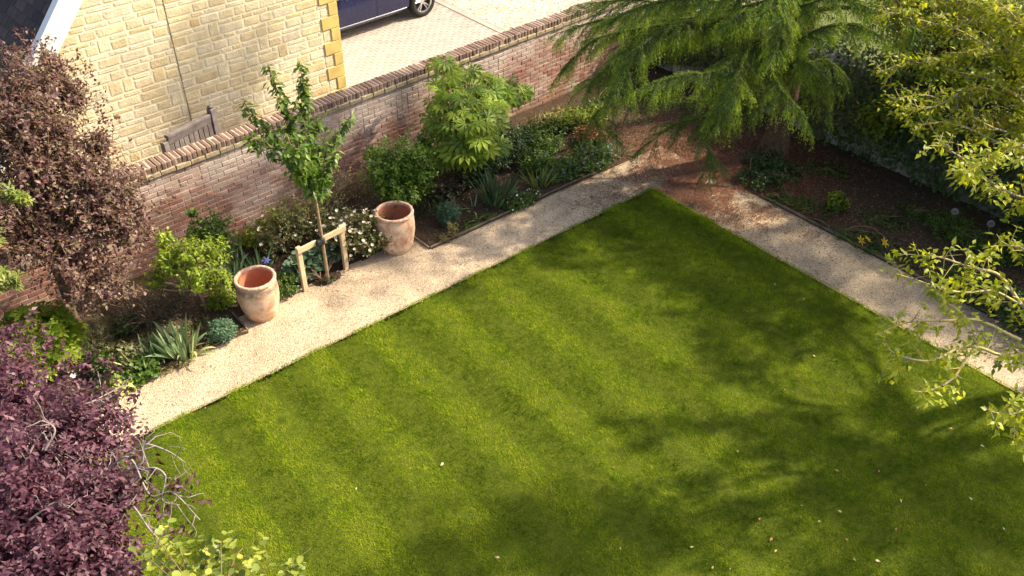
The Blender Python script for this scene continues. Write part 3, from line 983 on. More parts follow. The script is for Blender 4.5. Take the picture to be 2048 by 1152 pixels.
# ------------------------------------------------------------------ leaves
UP = np.array((0, 0, 1.0))
T_LEAF = (np.array([(0, 0, 0), (.38, -.5, .07), (.45, 0, -.01), (.38, .5, .07), (1, 0, -.14)]), np.array([(0, 1, 2), (0, 2, 3), (1, 4, 2), (2, 4, 3)]))
T_SMALL = (np.array([(0, 0, 0), (.45, -.5, .08), (1, 0, -.08), (.45, .5, .08)]), np.array([(0, 1, 2), (0, 2, 3)]))
def _round():
    V = [(.5, 0, -.03)]; F = []
    for k in range(8):
        a = math.pi + 2 * math.pi * k / 8
        V.append((.5 + .5 * math.cos(a), .5 * math.sin(a) * 1.0, .06 * (k % 2) + (.05 if k in (2, 6) else 0)))
    for k in range(8): F.append((0, 1 + k, 1 + (k + 1) % 8))
    return np.array(V), np.array(F)
T_ROUND = _round()
def _palm(n, spread, w, droop, notch=.32):
    """palmate leaf: n pointed lobes round the stalk end"""
    V = [(0, 0, 0)]; F = []
    for k in range(n):
        a = -spread + 2 * spread * k / (n - 1)
        L = .62 + .38 * math.cos(a * .62)
        c, s = math.cos(a), math.sin(a)
        b = len(V)
        for (t, q, dz) in ((notch, -w * .55, .01), (.62, -w, .04), (1.0, 0, -droop), (.62, w, .04), (notch, w * .55, .01), (.58, 0, -.01)):
            V.append((L * (t * c - q * s), L * (t * s + q * c), dz * L))
        F += [(0, b, b + 5), (b, b + 1, b + 5), (b + 1, b + 2, b + 5), (b + 2, b + 3, b + 5), (b + 3, b + 4, b + 5), (b + 4, 0, b + 5)]
    return np.array(V), np.array(F)
T_FATSIA = _palm(8, 2.25, .165, .24, .44)
T_MAPLE = _palm(5, 1.9, .17, .10, .42)
T_IVY = (np.array([(0, 0, 0), (.15, -.5, .04), (.45, -.26, .05), (1, 0, -.1), (.45, .26, .05), (.15, .5, .04), (.4, 0, -.02)]), np.array([(0, 1, 6), (1, 2, 6), (2, 3, 6), (3, 4, 6), (4, 5, 6), (5, 0, 6)]))
T_OAKLEAF = _palm(5, 1.5, .24, .12, .5)

def leaf_frames(D, N):
    D = norm(D); N = N - (N * D).sum(-1, keepdims=True) * D; N = norm(N); S = np.cross(N, D)
    return D, N, S
def leaf_arrays(T, Pp, D, N, L, W):
    tv, tf = T
    D, N, S = leaf_frames(D, N)
    V = Pp[:, None, :] + L[:, None, None] * (tv[None, :, 0:1] * D[:, None, :] + tv[None, :, 2:3] * N[:, None, :]) + W[:, None, None] * tv[None, :, 1:2] * S[:, None, :]
    F = tf[None] + (np.arange(len(Pp)) * len(tv))[:, None, None]
    return V.reshape(-1, 3), F.reshape(-1, 3)
def put_leaves(root, T, Pp, D, N, L, W, mat, nparts, part='leaf', mass='foliage', near=True):
    """the nparts leaves that show largest as objects, the rest as one mass"""
    idx = np.arange(len(Pp)); single = np.zeros(len(Pp), bool)
    if nparts > 0:
        px, py, d = proj(Pp)
        vis = (px > 0) & (px < 2048) & (py > 0) & (py < 1152)
        sc = np.where(vis, L / np.maximum(d, .1) * np.exp(-.9 * (d - d.min())), -1)
        o = np.argsort(-sc)[:nparts]; o = o[sc[o] > 0]; single[o] = True
        me = fast_mesh(part, T[0], T[1], mat)
        Dn, Nn, Sn = leaf_frames(D, N)
        for i in o:
            m = Matrix(((Dn[i, 0] * L[i], Sn[i, 0] * W[i], Nn[i, 0] * L[i], Pp[i, 0]), (Dn[i, 1] * L[i], Sn[i, 1] * W[i], Nn[i, 1] * L[i], Pp[i, 1]), (Dn[i, 2] * L[i], Sn[i, 2] * W[i], Nn[i, 2] * L[i], Pp[i, 2]), (0, 0, 0, 1)))
            link(part, me, root, m)
    k = idx[~single]
    if len(k):
        V, F = leaf_arrays(T, Pp[k], D[k], N[k], L[k], W[k])
        tag(link(mass, fast_mesh(mass, V, F, mat), root), kind='stuff')

def crown_points(lobes, n, r, lump=.18, inner=.35):
    """twig tips spread through ellipsoids, denser towards the outside, with a lumpy outline"""
    lobes = np.array(lobes, float)
    wts = (lobes[:, 3] * lobes[:, 4] * lobes[:, 5]) ** (2 / 3); wts /= wts.sum()
    k = r.choice(len(lobes), n, p=wts)
    u = norm(r.normal(0, 1, (n, 3)))
    rad = inner + (1 - inner) * r.random(n) ** .55
    ph = lobes[k, 0] * 7 + lobes[k, 2] * 3
    rad *= 1 + lump * (np.sin(u[:, 0] * 5 + ph) * np.sin(u[:, 1] * 6 - ph * 1.3) + .7 * np.sin(u[:, 2] * 9 + ph * 2) * np.sin(u[:, 0] * 11 - u[:, 1] * 8 + ph))
    return lobes[k, :3] + u * rad[:, None] * lobes[k, 3:], u
def twig_leaves(tips, u, r, per, tl, ll, lw, droop, upb, spread=.9, flat=.7, inw=.5):
    """leaves set alternately along short twigs ending at `tips`"""
    n = len(tips)
    td = norm(u * .8 + UP * upb + r.normal(0, .4, (n, 3)))
    A = norm(np.cross(td, r.normal(0, 1, (n, 3)))); B = np.cross(td, A)
    Ps, Ds, Ns = [], [], []
    for k in range(per):
        t = (k + .5) / per
        a = k * 2.4 + r.uniform(0, .6, n)
        sd = np.cos(a)[:, None] * A + np.sin(a)[:, None] * B
        Ps.append(tips - td * (tl * (1 - t)) + r.normal(0, .15 * ll, (n, 3)))
        Ds.append(norm(td * (.35 + .6 * t) + sd * spread - UP * droop + r.normal(0, .14, (n, 3))))
        Ns.append(norm(UP * flat + u * .55 + r.normal(0, .24, (n, 3))))
    Pp, D, N = np.concatenate(Ps), np.concatenate(Ds), np.concatenate(Ns)
    m = len(Pp)
    L = ll * r.uniform(.65, 1.2, m); W = lw * r.uniform(.7, 1.2, m)
    return Pp, D, N, L, W, td
def stems_for(base, tips, r, n, r0, r1, lift=.4):
    out = []
    base = np.array(base, float)
    for i in r.choice(len(tips), min(n, len(tips)), replace=False):
        e = tips[i]; mid = base * .5 + e * .5 + np.array((0, 0, lift * .15)) + r.normal(0, .05, 3) * np.linalg.norm(e - base)
        b = base + np.append(r.normal(0, r0 * 1.2, 2), 0)
        pts = curve_pts((b, mid, e), 5)
        out.append((pts, np.linspace(r0, r1, len(pts))))
    return out
M_BARK = plain('bark_brown', (.14, .095, .065), .9, .2, nscale=22, namt=.35, bstr=.7, bscale=35, bdist=.01)
M_TWIG = plain('twig_brown', (.20, .13, .08), .85, .2, nscale=22, namt=.3)
M_TWIGG = plain('twig_grey', (.26, .215, .195), .85, .2, nscale=22, namt=.3)
def shrub(name, label, cat, base, lobes, ntwigs, per, tl, ll, lw, T, mat, seed, droop=.25, upb=.4, spread=.9, flat=.7, nstems=10, r0=.012, r1=.003,
          nparts=0, group=None, stem_mat=None, mass='foliage', lump=.18, inner=.35, absolute=False, twigs=False, trunk=None):
    """lobes given as (dx,dy,z,rx,ry,rz) from the base (or in world coordinates when absolute)"""
    r = np.random.default_rng(seed)
    e = empty(name, (base[0], base[1], 0), 0, label, cat, group)
    lo = [tuple(x) if absolute else (base[0] + x[0], base[1] + x[1], *x[2:]) for x in lobes]
    tips, u = crown_points(lo, ntwigs, r, lump, inner)
    ok = tips[:, 2] > .03
    tips, u = tips[ok], u[ok]
    Pp, D, N, L, W, td = twig_leaves(tips, u, r, per, tl, ll, lw, droop, upb, spread, flat)
    Pp[:, 2] = np.maximum(Pp[:, 2], .03)
    put_leaves(e, T, Pp, D, N, L, W, mat, nparts, mass=mass)
    if nstems:
        b = (base[0], base[1], 0.0) if trunk is None else trunk[-1]
        tb = stems_for(b, tips, r, nstems, r0, r1)
        if trunk is not None:
            pts = curve_pts(trunk, 8); tb0 = [(pts, np.linspace(r0 * 2.2, r0 * 1.2, len(pts)))]
            V, F = tube_arrays(tb0, 9); link('trunk', fast_mesh('trunk', V, F, M_BARK, True), e)
        if twigs:
            for i in range(0, len(tips), 2):
                tb.append((np.array((tips[i] - td[i] * tl * 1.6, tips[i])), np.array((r1 * 1.2, r1 * .5))))
        V, F = tube_arrays(tb, 4)
        nm = 'stem' if trunk is None else 'limb'
        o = link(nm, fast_mesh(nm, V, F, stem_mat or M_TWIG, True), e)
        o['kind'] = 'stuff'
    return e, tips

# leaf colours
F_BRONZE = foliage('leaf_bronze', [(0, (.062, .026, .028)), (.3, (.130, .058, .054)), (.55, (.180, .092, .080)), (.75, (.14, .125, .042)), (1, (.25, .165, .13))], trans=.3, tcol=(1.5, .85, .6), spec=.45)
F_PLUM = foliage('leaf_plum', [(0, (.040, .012, .022)), (.35, (.080, .025, .040)), (.7, (.118, .048, .066)), (1, (.175, .088, .105))], trans=.28, tcol=(1.8, .5, .6), spec=.35, rough=.5)
F_WALNUT = foliage('leaf_yellowgreen', [(0, (.20, .26, .012)), (.4, (.30, .36, .018)), (.75, (.39, .42, .03)), (1, (.46, .44, .05))], trans=.5)
F_HEDGE = foliage('leaf_midgreen', [(0, (.06, .11, .010)), (.4, (.14, .20, .014)), (.8, (.24, .28, .025)), (1, (.31, .31, .05))], trans=.46)
F_IVY = foliage('leaf_ivy', [(0, (.030, .060, .012)), (.5, (.055, .10, .016)), (1, (.11, .15, .03))], trans=.3)
F_FATSIA = foliage('leaf_fatsia', [(0, (.11, .185, .012)), (.5, (.18, .265, .016)), (1, (.28, .335, .028))], trans=.38, spec=.3, rough=.5, vscale=2)
F_CHERRY = foliage('leaf_cherry', [(0, (.065, .14, .018)), (.5, (.115, .20, .026)), (1, (.20, .27, .045))], trans=.42, spec=.4, rough=.42)
F_LIME = foliage('leaf_lime', [(0, (.115, .19, .012)), (.5, (.20, .28, .018)), (1, (.31, .36, .035))], trans=.4)
F_GREEN = foliage('leaf_green', [(0, (.035, .085, .010)), (.5, (.070, .135, .014)), (1, (.13, .19, .024))], trans=.33)
F_CAMELLIA = foliage('leaf_camellia', [(0, (.055, .12, .010)), (.5, (.10, .18, .014)), (1, (.17, .24, .024))], trans=.38)
F_DKGREEN = foliage('leaf_darkgreen', [(0, (.018, .045, .010)), (.5, (.036, .075, .014)), (1, (.07, .11, .022))], trans=.25)
F_OLIVE = foliage('leaf_olive', [(0, (.075, .080, .030)), (.5, (.12, .12, .045)), (1, (.19, .17, .075))], trans=.25)
F_DUSK = foliage('leaf_dusky', [(0, (.040, .040, .024)), (.5, (.070, .062, .036)), (1, (.11, .085, .05))], trans=.2)
F_BLUEGREEN = foliage('leaf_bluegreen', [(0, (.055, .12, .065)), (.5, (.10, .19, .10)), (1, (.17, .27, .15))], trans=.25)
F_IRIS = foliage('leaf_iris', [(0, (.12, .19, .085)), (.5, (.19, .28, .13)), (.8, (.27, .35, .19)), (1, (.43, .43, .17))], trans=.3, spec=.4)
F_IRISDK = foliage('leaf_iris_blue', [(0, (.04, .10, .05)), (.6, (.07, .15, .065)), (1, (.16, .21, .07))], trans=.28)
F_ROSE = foliage('leaf_rose', [(0, (.060, .075, .020)), (.4, (.10, .125, .028)), (.8, (.19, .18, .06)), (1, (.26, .19, .09))], trans=.3)
F_HEART = foliage('leaf_greygreen', [(0, (.055, .11, .055)), (.5, (.10, .17, .085)), (1, (.20, .28, .17))], trans=.25)
F_FERN = foliage('leaf_rust', [(0, (.16, .075, .028)), (.6, (.24, .12, .045)), (1, (.30, .19, .07))], trans=.3)
F_STRAW = foliage('leaf_straw', [(0, (.17, .16, .045)), (1, (.30, .24, .10))], trans=.3)
F_KATSURA = foliage('leaf_round_pale', [(0, (.12, .17, .03)), (.5, (.24, .29, .04)), (1, (.44, .46, .07))], trans=.4)
F_MAPLE = foliage('leaf_maple', [(0, (.09, .14, .02)), (.5, (.17, .22, .035)), (1, (.27, .28, .07))], trans=.38)
F_CEDAR = foliage('needle_green', [(0, (.065, .130, .028)), (.5, (.110, .195, .040)), (1, (.175, .265, .055))], trans=.48, spec=.25, vscale=1.6)
F_CEDARTIP = foliage('needle_fresh_sunlit', [(0, (.18, .29, .024)), (.5, (.28, .40, .034)), (1, (.42, .49, .065))], trans=.45, spec=.25, vscale=1.6)  # fresh growth at the tips, with sunlight on them put into the colour
M_CREAM = foliage('petal_cream', [(0, (.72, .55, .42)), (.5, (.80, .70, .55)), (1, (.82, .78, .70))], trans=.25, tcol=(1, 1, 1))
M_WHITEP = foliage('petal_white', [(0, (.75, .75, .70)), (1, (.85, .85, .82))], trans=.25, tcol=(1, 1, 1))
M_BLUEP = foliage('petal_blue', [(0, (.16, .15, .50)), (1, (.28, .27, .66))], trans=.25, tcol=(1, 1, 1))
M_YELLOWP = foliage('petal_yellow', [(0, (.75, .45, .02)), (1, (.82, .60, .05))], trans=.3, tcol=(1, 1, .6))

# flower heads: cupped ring of petals
def bloom_mesh(name, mat, n=6, cup=.35, w=.30):
    V = [(0, 0, 0)]; F = []
    for k in range(n):
        a = 2 * math.pi * k / n
        c, s = math.cos(a), math.sin(a)
        b = len(V)
        for (t, q, z) in ((.5, -w, cup * .6), (1.0, -w * .35, cup), (1.0, w * .35, cup), (.5, w, cup * .6)):
            V.append((t * c - q * s, t * s + q * c, z))
        F += [(0, b, b + 1), (0, b + 1, b + 2), (0, b + 2, b + 3)]
    b = len(V)
    V += [(.25 * math.cos(2.1 * k), .25 * math.sin(2.1 * k), .22) for k in range(3)] + [(0, 0, .34)]
    F += [(b, b + 1, b + 3), (b + 1, b + 2, b + 3), (b + 2, b, b + 3)]
    return py_mesh(name, V, F, mat)
def blooms(root, me, pts, size, r, name='flower'):
    for p in pts:
        s = size * r.uniform(.75, 1.2)
        q = Vector((r.normal(0, .45), r.normal(0, .45) - .25, 1)).to_track_quat('Z', 'Y').to_matrix().to_4x4()
        link(name, me, root, Matrix.Translation(tuple(p)) @ q @ Matrix.Scale(float(s), 4))

# sword-leaved plants
def blade_template(bend, fold=.18, seg=6):
    V = []; F = []
    x = z = 0.0; ang = 0.0
    for i in range(seg + 1):
        t = i / seg
        w = (.55 + .45 * min(1, t * 4)) * (1 - max(0, (t - .55) / .45) ** 1.6)
        V += [(x, -.5 * w, z), (x, 0, z - fold * .12 * w), (x, .5 * w, z)]
        ang = bend * t ** 1.7
        x += math.cos(ang) / seg; z -= math.sin(ang) / seg
    for i in range(seg):
        a = i * 3
        F += [(a, a + 1, a + 4), (a, a + 4, a + 3), (a + 1, a + 2, a + 5), (a + 1, a + 5, a + 4)]
    return np.array(V), np.array(F)
BLADES = [blade_template(b) for b in (.12, .45, 1.2, 2.0)]
def iris(label, base, n, ll, lw, mat, seed, spread=.45, rad=.08, kinds=(5, 4, 1.5, .6), group='clumps of sword-leaved irises', name='iris_plant', cat='iris', lean=(0, 0)):
    r = np.random.default_rng(seed)
    e = empty(name, (base[0], base[1], 0), 0, label, cat, group)
    mes = [fast_mesh('leaf', T[0], T[1], mat) for T in BLADES]
    kp = np.array(kinds, float); kp /= kp.sum()
    for i in range(n):
        a = r.uniform(0, 6.283); k = r.choice(4, p=kp)
        out = np.array((math.cos(a), math.sin(a), 0))
        p = np.array((base[0], base[1], -.01)) + out * rad * math.sqrt(r.random())
        tilt = spread * r.uniform(.25, 1.15) + (.25 if k >= 2 else 0)
        D = norm(UP * math.cos(tilt) + out * math.sin(tilt) + np.array((lean[0], lean[1], 0)))
        N = UP - D * D[2] if tilt > .05 else out
        N = norm(N) * 1.0
        S = np.cross(N, D)
        tw = r.normal(0, .7); N, S = N * math.cos(tw) + S * math.sin(tw), S * math.cos(tw) - N * math.sin(tw)
        L = ll * r.uniform(.6, 1.1); W = lw * r.uniform(.8, 1.2)
        m = Matrix(((D[0] * L, S[0] * W, N[0] * L, p[0]), (D[1] * L, S[1] * W, N[1] * L, p[1]), (D[2] * L, S[2] * W, N[2] * L, p[2]), (0, 0, 0, 1)))
        link('leaf', mes[k], e, m)
    return e
# ------------------------------------------------------------------ big cedar in the corner
def cedar():
    r = np.random.default_rng(77)
    B = np.array((2.47, -.60, 0.0))
    e = empty('cedar_tree', tuple(B), 0, 'large dark cedar with drooping feathery branches in the garden corner', 'tree')
    HT = 9.6
    tz = np.linspace(-.05, HT, 24)
    tp = np.stack((B[0] + .05 * np.sin(tz * .9), B[1] + .05 * np.cos(tz * .7), tz), -1)
    tr = np.interp(tz, (0, .15, .6, HT), (.30, .235, .205, .02))
    V, F = tube_arrays([(tp, tr)], 18)
    link('trunk', fast_mesh('trunk', V, F, plain('cedar_bark', (.125, .075, .052), .95, .15, nscale=14, namt=.45, bstr=1.0, bscale=26, bdist=.03), True), e)
    branches = []
    def br(z0, pts, dens=1.0, wid=.50):
        st = np.array((np.interp(z0, tz, tp[:, 0]), np.interp(z0, tz, tp[:, 1]), z0))
        branches.append((curve_pts([st] + [np.asarray(p) for p in pts], 8), dens, wid))
    # limbs seen in the view: (start height, pixel/depth points)
    br(3.30, [P(1450, -10, 13.9), P(1340, 0, 13.5), P(1262, 22, 13.3), P(1215, 48, 13.3)], 1.2, 0.47)
    br(2.95, [P(1440, 25, 14.4), P(1333, 40, 14.3), P(1220, 38, 14.4), P(1130, 62, 14.6)], 1.0, 0.58)
    br(2.80, [P(1430, 40, 14.3), P(1330, 50, 14.0), P(1195, 78, 14.1), P(1125, 140, 14.4)], 1.0, 0.55)
    br(2.65, [P(1420, 50, 14.2), P(1317, 62, 13.8), P(1255, 105, 13.7), P(1165, 178, 13.8)], 1.2, 0.50)
    br(2.60, [P(1430, 45, 14.0), P(1360, 50, 13.6), P(1285, 90, 13.3), P(1240, 165, 13.2), P(1222, 205, 13.2)], 1.3, 0.47)
    br(2.35, [P(1505, 85, 13.9), P(1440, 140, 13.3), P(1370, 150, 13.0), P(1305, 168, 12.9)], 1.4, 0.47)
    br(2.35, [P(1510, 90, 13.8), P(1475, 150, 13.1), P(1455, 195, 12.8), P(1440, 235, 12.7)], 1.4, 0.44)
    br(2.30, [P(1535, 105, 13.7), P(1560, 175, 13.1), P(1592, 212, 12.9), P(1610, 235, 12.9)], 1.3, 0.39)
    br(1.70, [P(1490, 200, 14.6), P(1433, 228, 14.3), P(1350, 250, 14.1), P(1300, 285, 14.1)], .8, 0.47)
    br(1.60, [P(1480, 215, 14.3), P(1405, 262, 13.8), P(1422, 310, 13.6), P(1420, 345, 13.6)], .8, 0.41)
    br(1.75, [P(1440, 200, 15.0), P(1300, 190, 14.9), P(1190, 228, 14.8), P(1225, 275, 14.8)], .6, 0.50)
    br(3.35, [P(1560, 0, 13.3), P(1568, 50, 12.7), P(1550, 105, 12.5)], 1.3, 0.39)
    br(3.10, [P(1530, 15, 13.6), P(1490, 25, 13.2), P(1455, 50, 13.1)], 1.3, 0.39)
    br(2.60, [P(1580, 85, 13.7), P(1640, 58, 13.3), P(1700, 50, 13.1), P(1752, 68, 13.1)], 1.3, 0.50)
    br(2.45, [P(1575, 100, 13.7), P(1620, 130, 13.3), P(1660, 165, 13.2)], 1.1, 0.39)
    br(3.20, [P(1600, 10, 13.5), P(1660, -5, 13.1), P(1730, 12, 13.0)], 1.2, 0.50)
    br(3.00, [P(1380, 10, 15.2), P(1270, 0, 15.4), P(1170, 8, 15.6)], .8, 0.58)
    br(2.05, [P(1590, 130, 14.6), P(1650, 120, 14.6), P(1690, 150, 14.7)], .8, 0.44)
    br(2.25, [P(1575, 120, 13.8), P(1625, 165, 13.4), P(1648, 205, 13.3)], 1.0, .40)
    nvis = len(branches)
    # the rest of the tree, up to its tip
    for i in range(66):
        z0 = 2.3 + (HT - 2.6) * (i / 66) ** .9
        a = i * 2.39996 + r.uniform(-.2, .2)
        L = np.interp(z0, (2.3, 4, HT), (2.6, 2.7, .5)) * r.uniform(.8, 1.1)
        out = np.array((math.cos(a), math.sin(a), 0))
        st = np.array((B[0], B[1], z0))
        if z0 < 3.4:
            q, w, dd = proj(st + out * L)
            if 1100 < q < 1800 and w > -60 and dd < 16.2: continue
        branches.append((curve_pts([st, st + out * L * .45 + UP * .12 * L, st + out * L - UP * .10 * L], 8), .5, .5))
    tubes = []; NP, ND, NL, TIP = [], [], [], []
    for bi, (pts, dens, wid) in enumerate(branches):
        n = len(pts); seg = np.linalg.norm(np.diff(pts, axis=0), axis=1); s = np.concatenate(([0], np.cumsum(seg))); Lb = s[-1]
        tubes.append((pts, np.linspace(.045 if bi >= nvis else .026, .004, n)))
        vis = bi < nvis
        shaded_limb = bi in (8, 9, 10, 16, 17)  # limbs in shade: bright tips left off, so shade is put into needle colour
        def along(t):
            p = np.stack([np.interp(t, s, pts[:, k]) for k in range(3)], -1)
            T = norm(np.stack([np.interp(t, s, np.gradient(pts[:, k], s)) for k in range(3)], -1))
            return p, T
        if vis:
            # fingers: side shoots fanning off the limb, each fringed with short hanging sprays
            n2 = max(10, int(Lb / .095 * dens))
            t2 = np.concatenate((np.linspace(.16, .97, n2) + r.uniform(-.02, .02, n2), (1.0,))) * Lb; n2 += 1
            p2, T2 = along(t2)
            S2 = norm(np.cross(T2, UP)) * np.where(np.arange(n2) % 2, 1, -1)[:, None]
            f2 = t2 / Lb
            l2 = wid * 1.0 * np.interp(f2, (0, .25, .75, 1.0), (.55, 1.0, .85, .6)) * r.uniform(.6, 1.15, n2)
            d2 = norm(T2 * r.uniform(.5, 1.1, n2)[:, None] + S2 * (r.uniform(.3, .95, n2) * (f2 < .999))[:, None] + UP * r.normal(.02, .12, n2)[:, None])
            g2 = r.uniform(.25, .60, n2)
            for i in range(n2):
                q2 = np.linspace(0, 1, 7)
                c2 = p2[i] + d2[i] * (q2 * l2[i])[:, None] - UP * (q2 ** 2 * l2[i] * g2[i])[:, None]
                tubes.append((c2, np.linspace(.007, .0015, 7)))
                n3 = max(16, int(l2[i] / .010))
                q3 = np.sort(r.uniform(0, 1, n3))
                p3 = p2[i] + d2[i] * (q3 * l2[i])[:, None] - UP * (q3 ** 2 * l2[i] * g2[i])[:, None]
                T3 = norm(d2[i] - UP * (2 * q3 * g2[i])[:, None])
                S3 = norm(np.cross(T3, UP)) * np.where(np.arange(n3) % 2, 1, -1)[:, None]
                l3 = r.uniform(.07, .20, n3) * np.interp(q3, (0, .3, 1), (.8, 1.0, .75))
                d3 = norm(T3 * r.uniform(.5, 1.0, n3)[:, None] + S3 * r.uniform(.1, .8, n3)[:, None] - UP * r.uniform(-.1, .5, n3)[:, None])
                g3 = r.uniform(.4, 1.3, n3)
                nn = 7
                for k in range(nn):
                    q = (k + r.random(n3)) / nn
                    p = p3 + d3 * (q * l3)[:, None] - UP * (q ** 2 * l3 * g3)[:, None]
                    dt = norm(d3 - UP * (2 * q * g3)[:, None])
                    for j in range(2):
                        w = norm(r.normal(0, 1, (n3, 3)))
                        NP.append(p); ND.append(norm(dt + w * .8)); NL.append(r.uniform(.026, .050, n3))
                        TIP.append((q3 * .55 + q * .5 + r.normal(0, .12, n3) > .50) & (not shaded_limb))
            nb = int(Lb / .02); p0, T = along(np.sort(r.uniform(.1, 1, nb)) * Lb)
            for j in range(14):
                w = norm(r.normal(0, 1, (nb, 3)) + UP * .5)
                NP.append(p0 + w * .012 + T * r.uniform(-.03, .03, nb)[:, None]); ND.append(norm(T * .6 + w)); NL.append(r.uniform(.03, .055, nb)); TIP.append(r.random(nb) < .2)
            continue
        nb = int(Lb / .065 * dens)
        t = np.sort(r.uniform(.16, 1.0, nb)) * Lb
        p0, T = along(t)
        S = norm(np.cross(T, UP)) * np.where(np.arange(nb) % 2, 1, -1)[:, None]
        f = t / Lb
        ll = wid * np.interp(f, (0, .25, .7, 1.0), (.5, 1.0, .9, .32)) * r.uniform(.55, 1.2, nb)
        d0 = norm(T * r.uniform(.35, .9, nb)[:, None] + S * r.uniform(.35, 1.0, nb)[:, None] + UP * r.normal(.05, .18, nb)[:, None])
        dr = r.uniform(.5, 1.5, nb)
        nn = 12
        for k in range(nn):
            q = (k + r.random(nb)) / nn
            p = p0 + d0 * (q * ll)[:, None] * (1 - .28 * q[:, None]) - UP * (q ** 2 * ll * dr)[:, None]
            dt = norm(d0 * (1 - .56 * q)[:, None] - UP * (2 * q * dr)[:, None])
            for j in range(2):
                w = norm(r.normal(0, 1, (nb, 3)))
                NP.append(p); ND.append(norm(dt + w * .75)); NL.append(r.uniform(.075, .135, nb)); TIP.append(np.zeros(nb, bool))
        for i in range(0, nb, 4):
            q = np.array((0, .35, .7, 1.0))
            pp = p0[i] + d0[i] * (q * ll[i])[:, None] * (1 - .28 * q[:, None]) - UP * (q ** 2 * ll[i] * dr[i])[:, None]
            tubes.append((pp, np.array((.006, .004, .003, .0015))))
    NP, ND, NL, TIP = np.concatenate(NP), np.concatenate(ND), np.concatenate(NL), np.concatenate(TIP)
    W = norm(np.cross(ND, r.normal(0, 1, ND.shape))) * (NL * np.where(NL > .07, .10, .088))[:, None]
    for nm, sel, mat in (('needle_foliage', ~TIP, F_CEDAR), ('fresh_sunlit_foliage', TIP, F_CEDARTIP)):
        V = np.stack((NP[sel] - W[sel], NP[sel] + W[sel], NP[sel] + ND[sel] * NL[sel][:, None]), 1).reshape(-1, 3)
        tag(link(nm, fast_mesh(nm, V, np.arange(len(V)).reshape(-1, 3), mat), e), kind='stuff')
    V, F = tube_arrays(tubes, 4)
    tag(link('limb', fast_mesh('limb', V, F, plain('cedar_twig', (.10, .085, .04), .9, .15, nscale=14, namt=.4), True), e), kind='stuff')
    print('cedar needles', len(NP))
cedar()

# ------------------------------------------------------------------ trees grown from limbs
def limb_tree(name, label, cat, base, trunk, limbs, seed, leafT, ll, lw, mat, side=.45, every=.10, per=5, droop=.5, tl=.16, nparts=0, group=None, r0=.10, limb_r=.028, bark=None, twigmat=None, start=.25, mass='foliage', bare=0.0, upb=.25, sub=2, sparse=()):
    r = np.random.default_rng(seed)
    e = empty(name, (base[0], base[1], 0), 0, label, cat, group)
    pts = curve_pts(trunk, 8)
    V, F = tube_arrays([(pts, np.linspace(r0, max(limb_r * 1.3, r0 * .5), len(pts)))], 12)
    link('trunk', fast_mesh('trunk', V, F, bark or M_BARK, True), e)
    tubes = []; tips = []; us = []
    for li, lm in enumerate(limbs):
        lr = limb_r; thin = 1.9 if li in sparse else 1.0
        c = curve_pts(lm, 7)
        s = np.concatenate(([0], np.cumsum(np.linalg.norm(np.diff(c, axis=0), axis=1)))); Lb = s[-1]
        c = c + np.stack([.03 * np.sin(s * 6 + k + len(tubes)) for k in range(3)], -1) * np.minimum(1, s)[:, None]
        tubes.append((c, np.linspace(lr, .006, len(c))))
        t = start * Lb
        while t < Lb:
            p = np.array([np.interp(t, s, c[:, k]) for k in range(3)])
            T = norm(np.array([np.interp(min(t + .05, Lb), s, c[:, k]) for k in range(3)]) - p + 1e-6)
            for _ in range(sub):
                w = norm(r.normal(0, 1, 3)); d = norm(T * .5 + w * .9 + UP * upb)
                L = side * r.uniform(.25, 1.0) * (1 - .5 * t / Lb)
                q = p + d * L - UP * .12 * L
                if r.random() > bare:
                    tips.append(q); us.append(d)
                    if L > side * .5:
                        m2 = (p + q) / 2 + r.normal(0, .1 * L, 3); tips.append(m2 + norm(r.normal(0, 1, 3)) * .12); us.append(norm(r.normal(0, 1, 3)))
                tubes.append((np.array((p, (p + q) / 2 + r.normal(0, .04, 3) * L, q)), np.array((.006, .004, .002))))
            t += every * thin * r.uniform(.6, 1.4)
        tips.append(c[-1]); us.append(norm(c[-1] - c[-3]))
    tips, us = np.array(tips), np.array(us)
    Pp, D, N, L, W, td = twig_leaves(tips, us, r, per, tl, ll, lw, droop, upb)
    put_leaves(e, leafT, Pp, D, N, L, W, mat, nparts, mass=mass)
    V, F = tube_arrays(tubes, 4)
    tag(link('limb', fast_mesh('limb', V, F, twigmat or M_TWIG, True), e), kind='stuff')
    print(name, len(Pp))
    return e

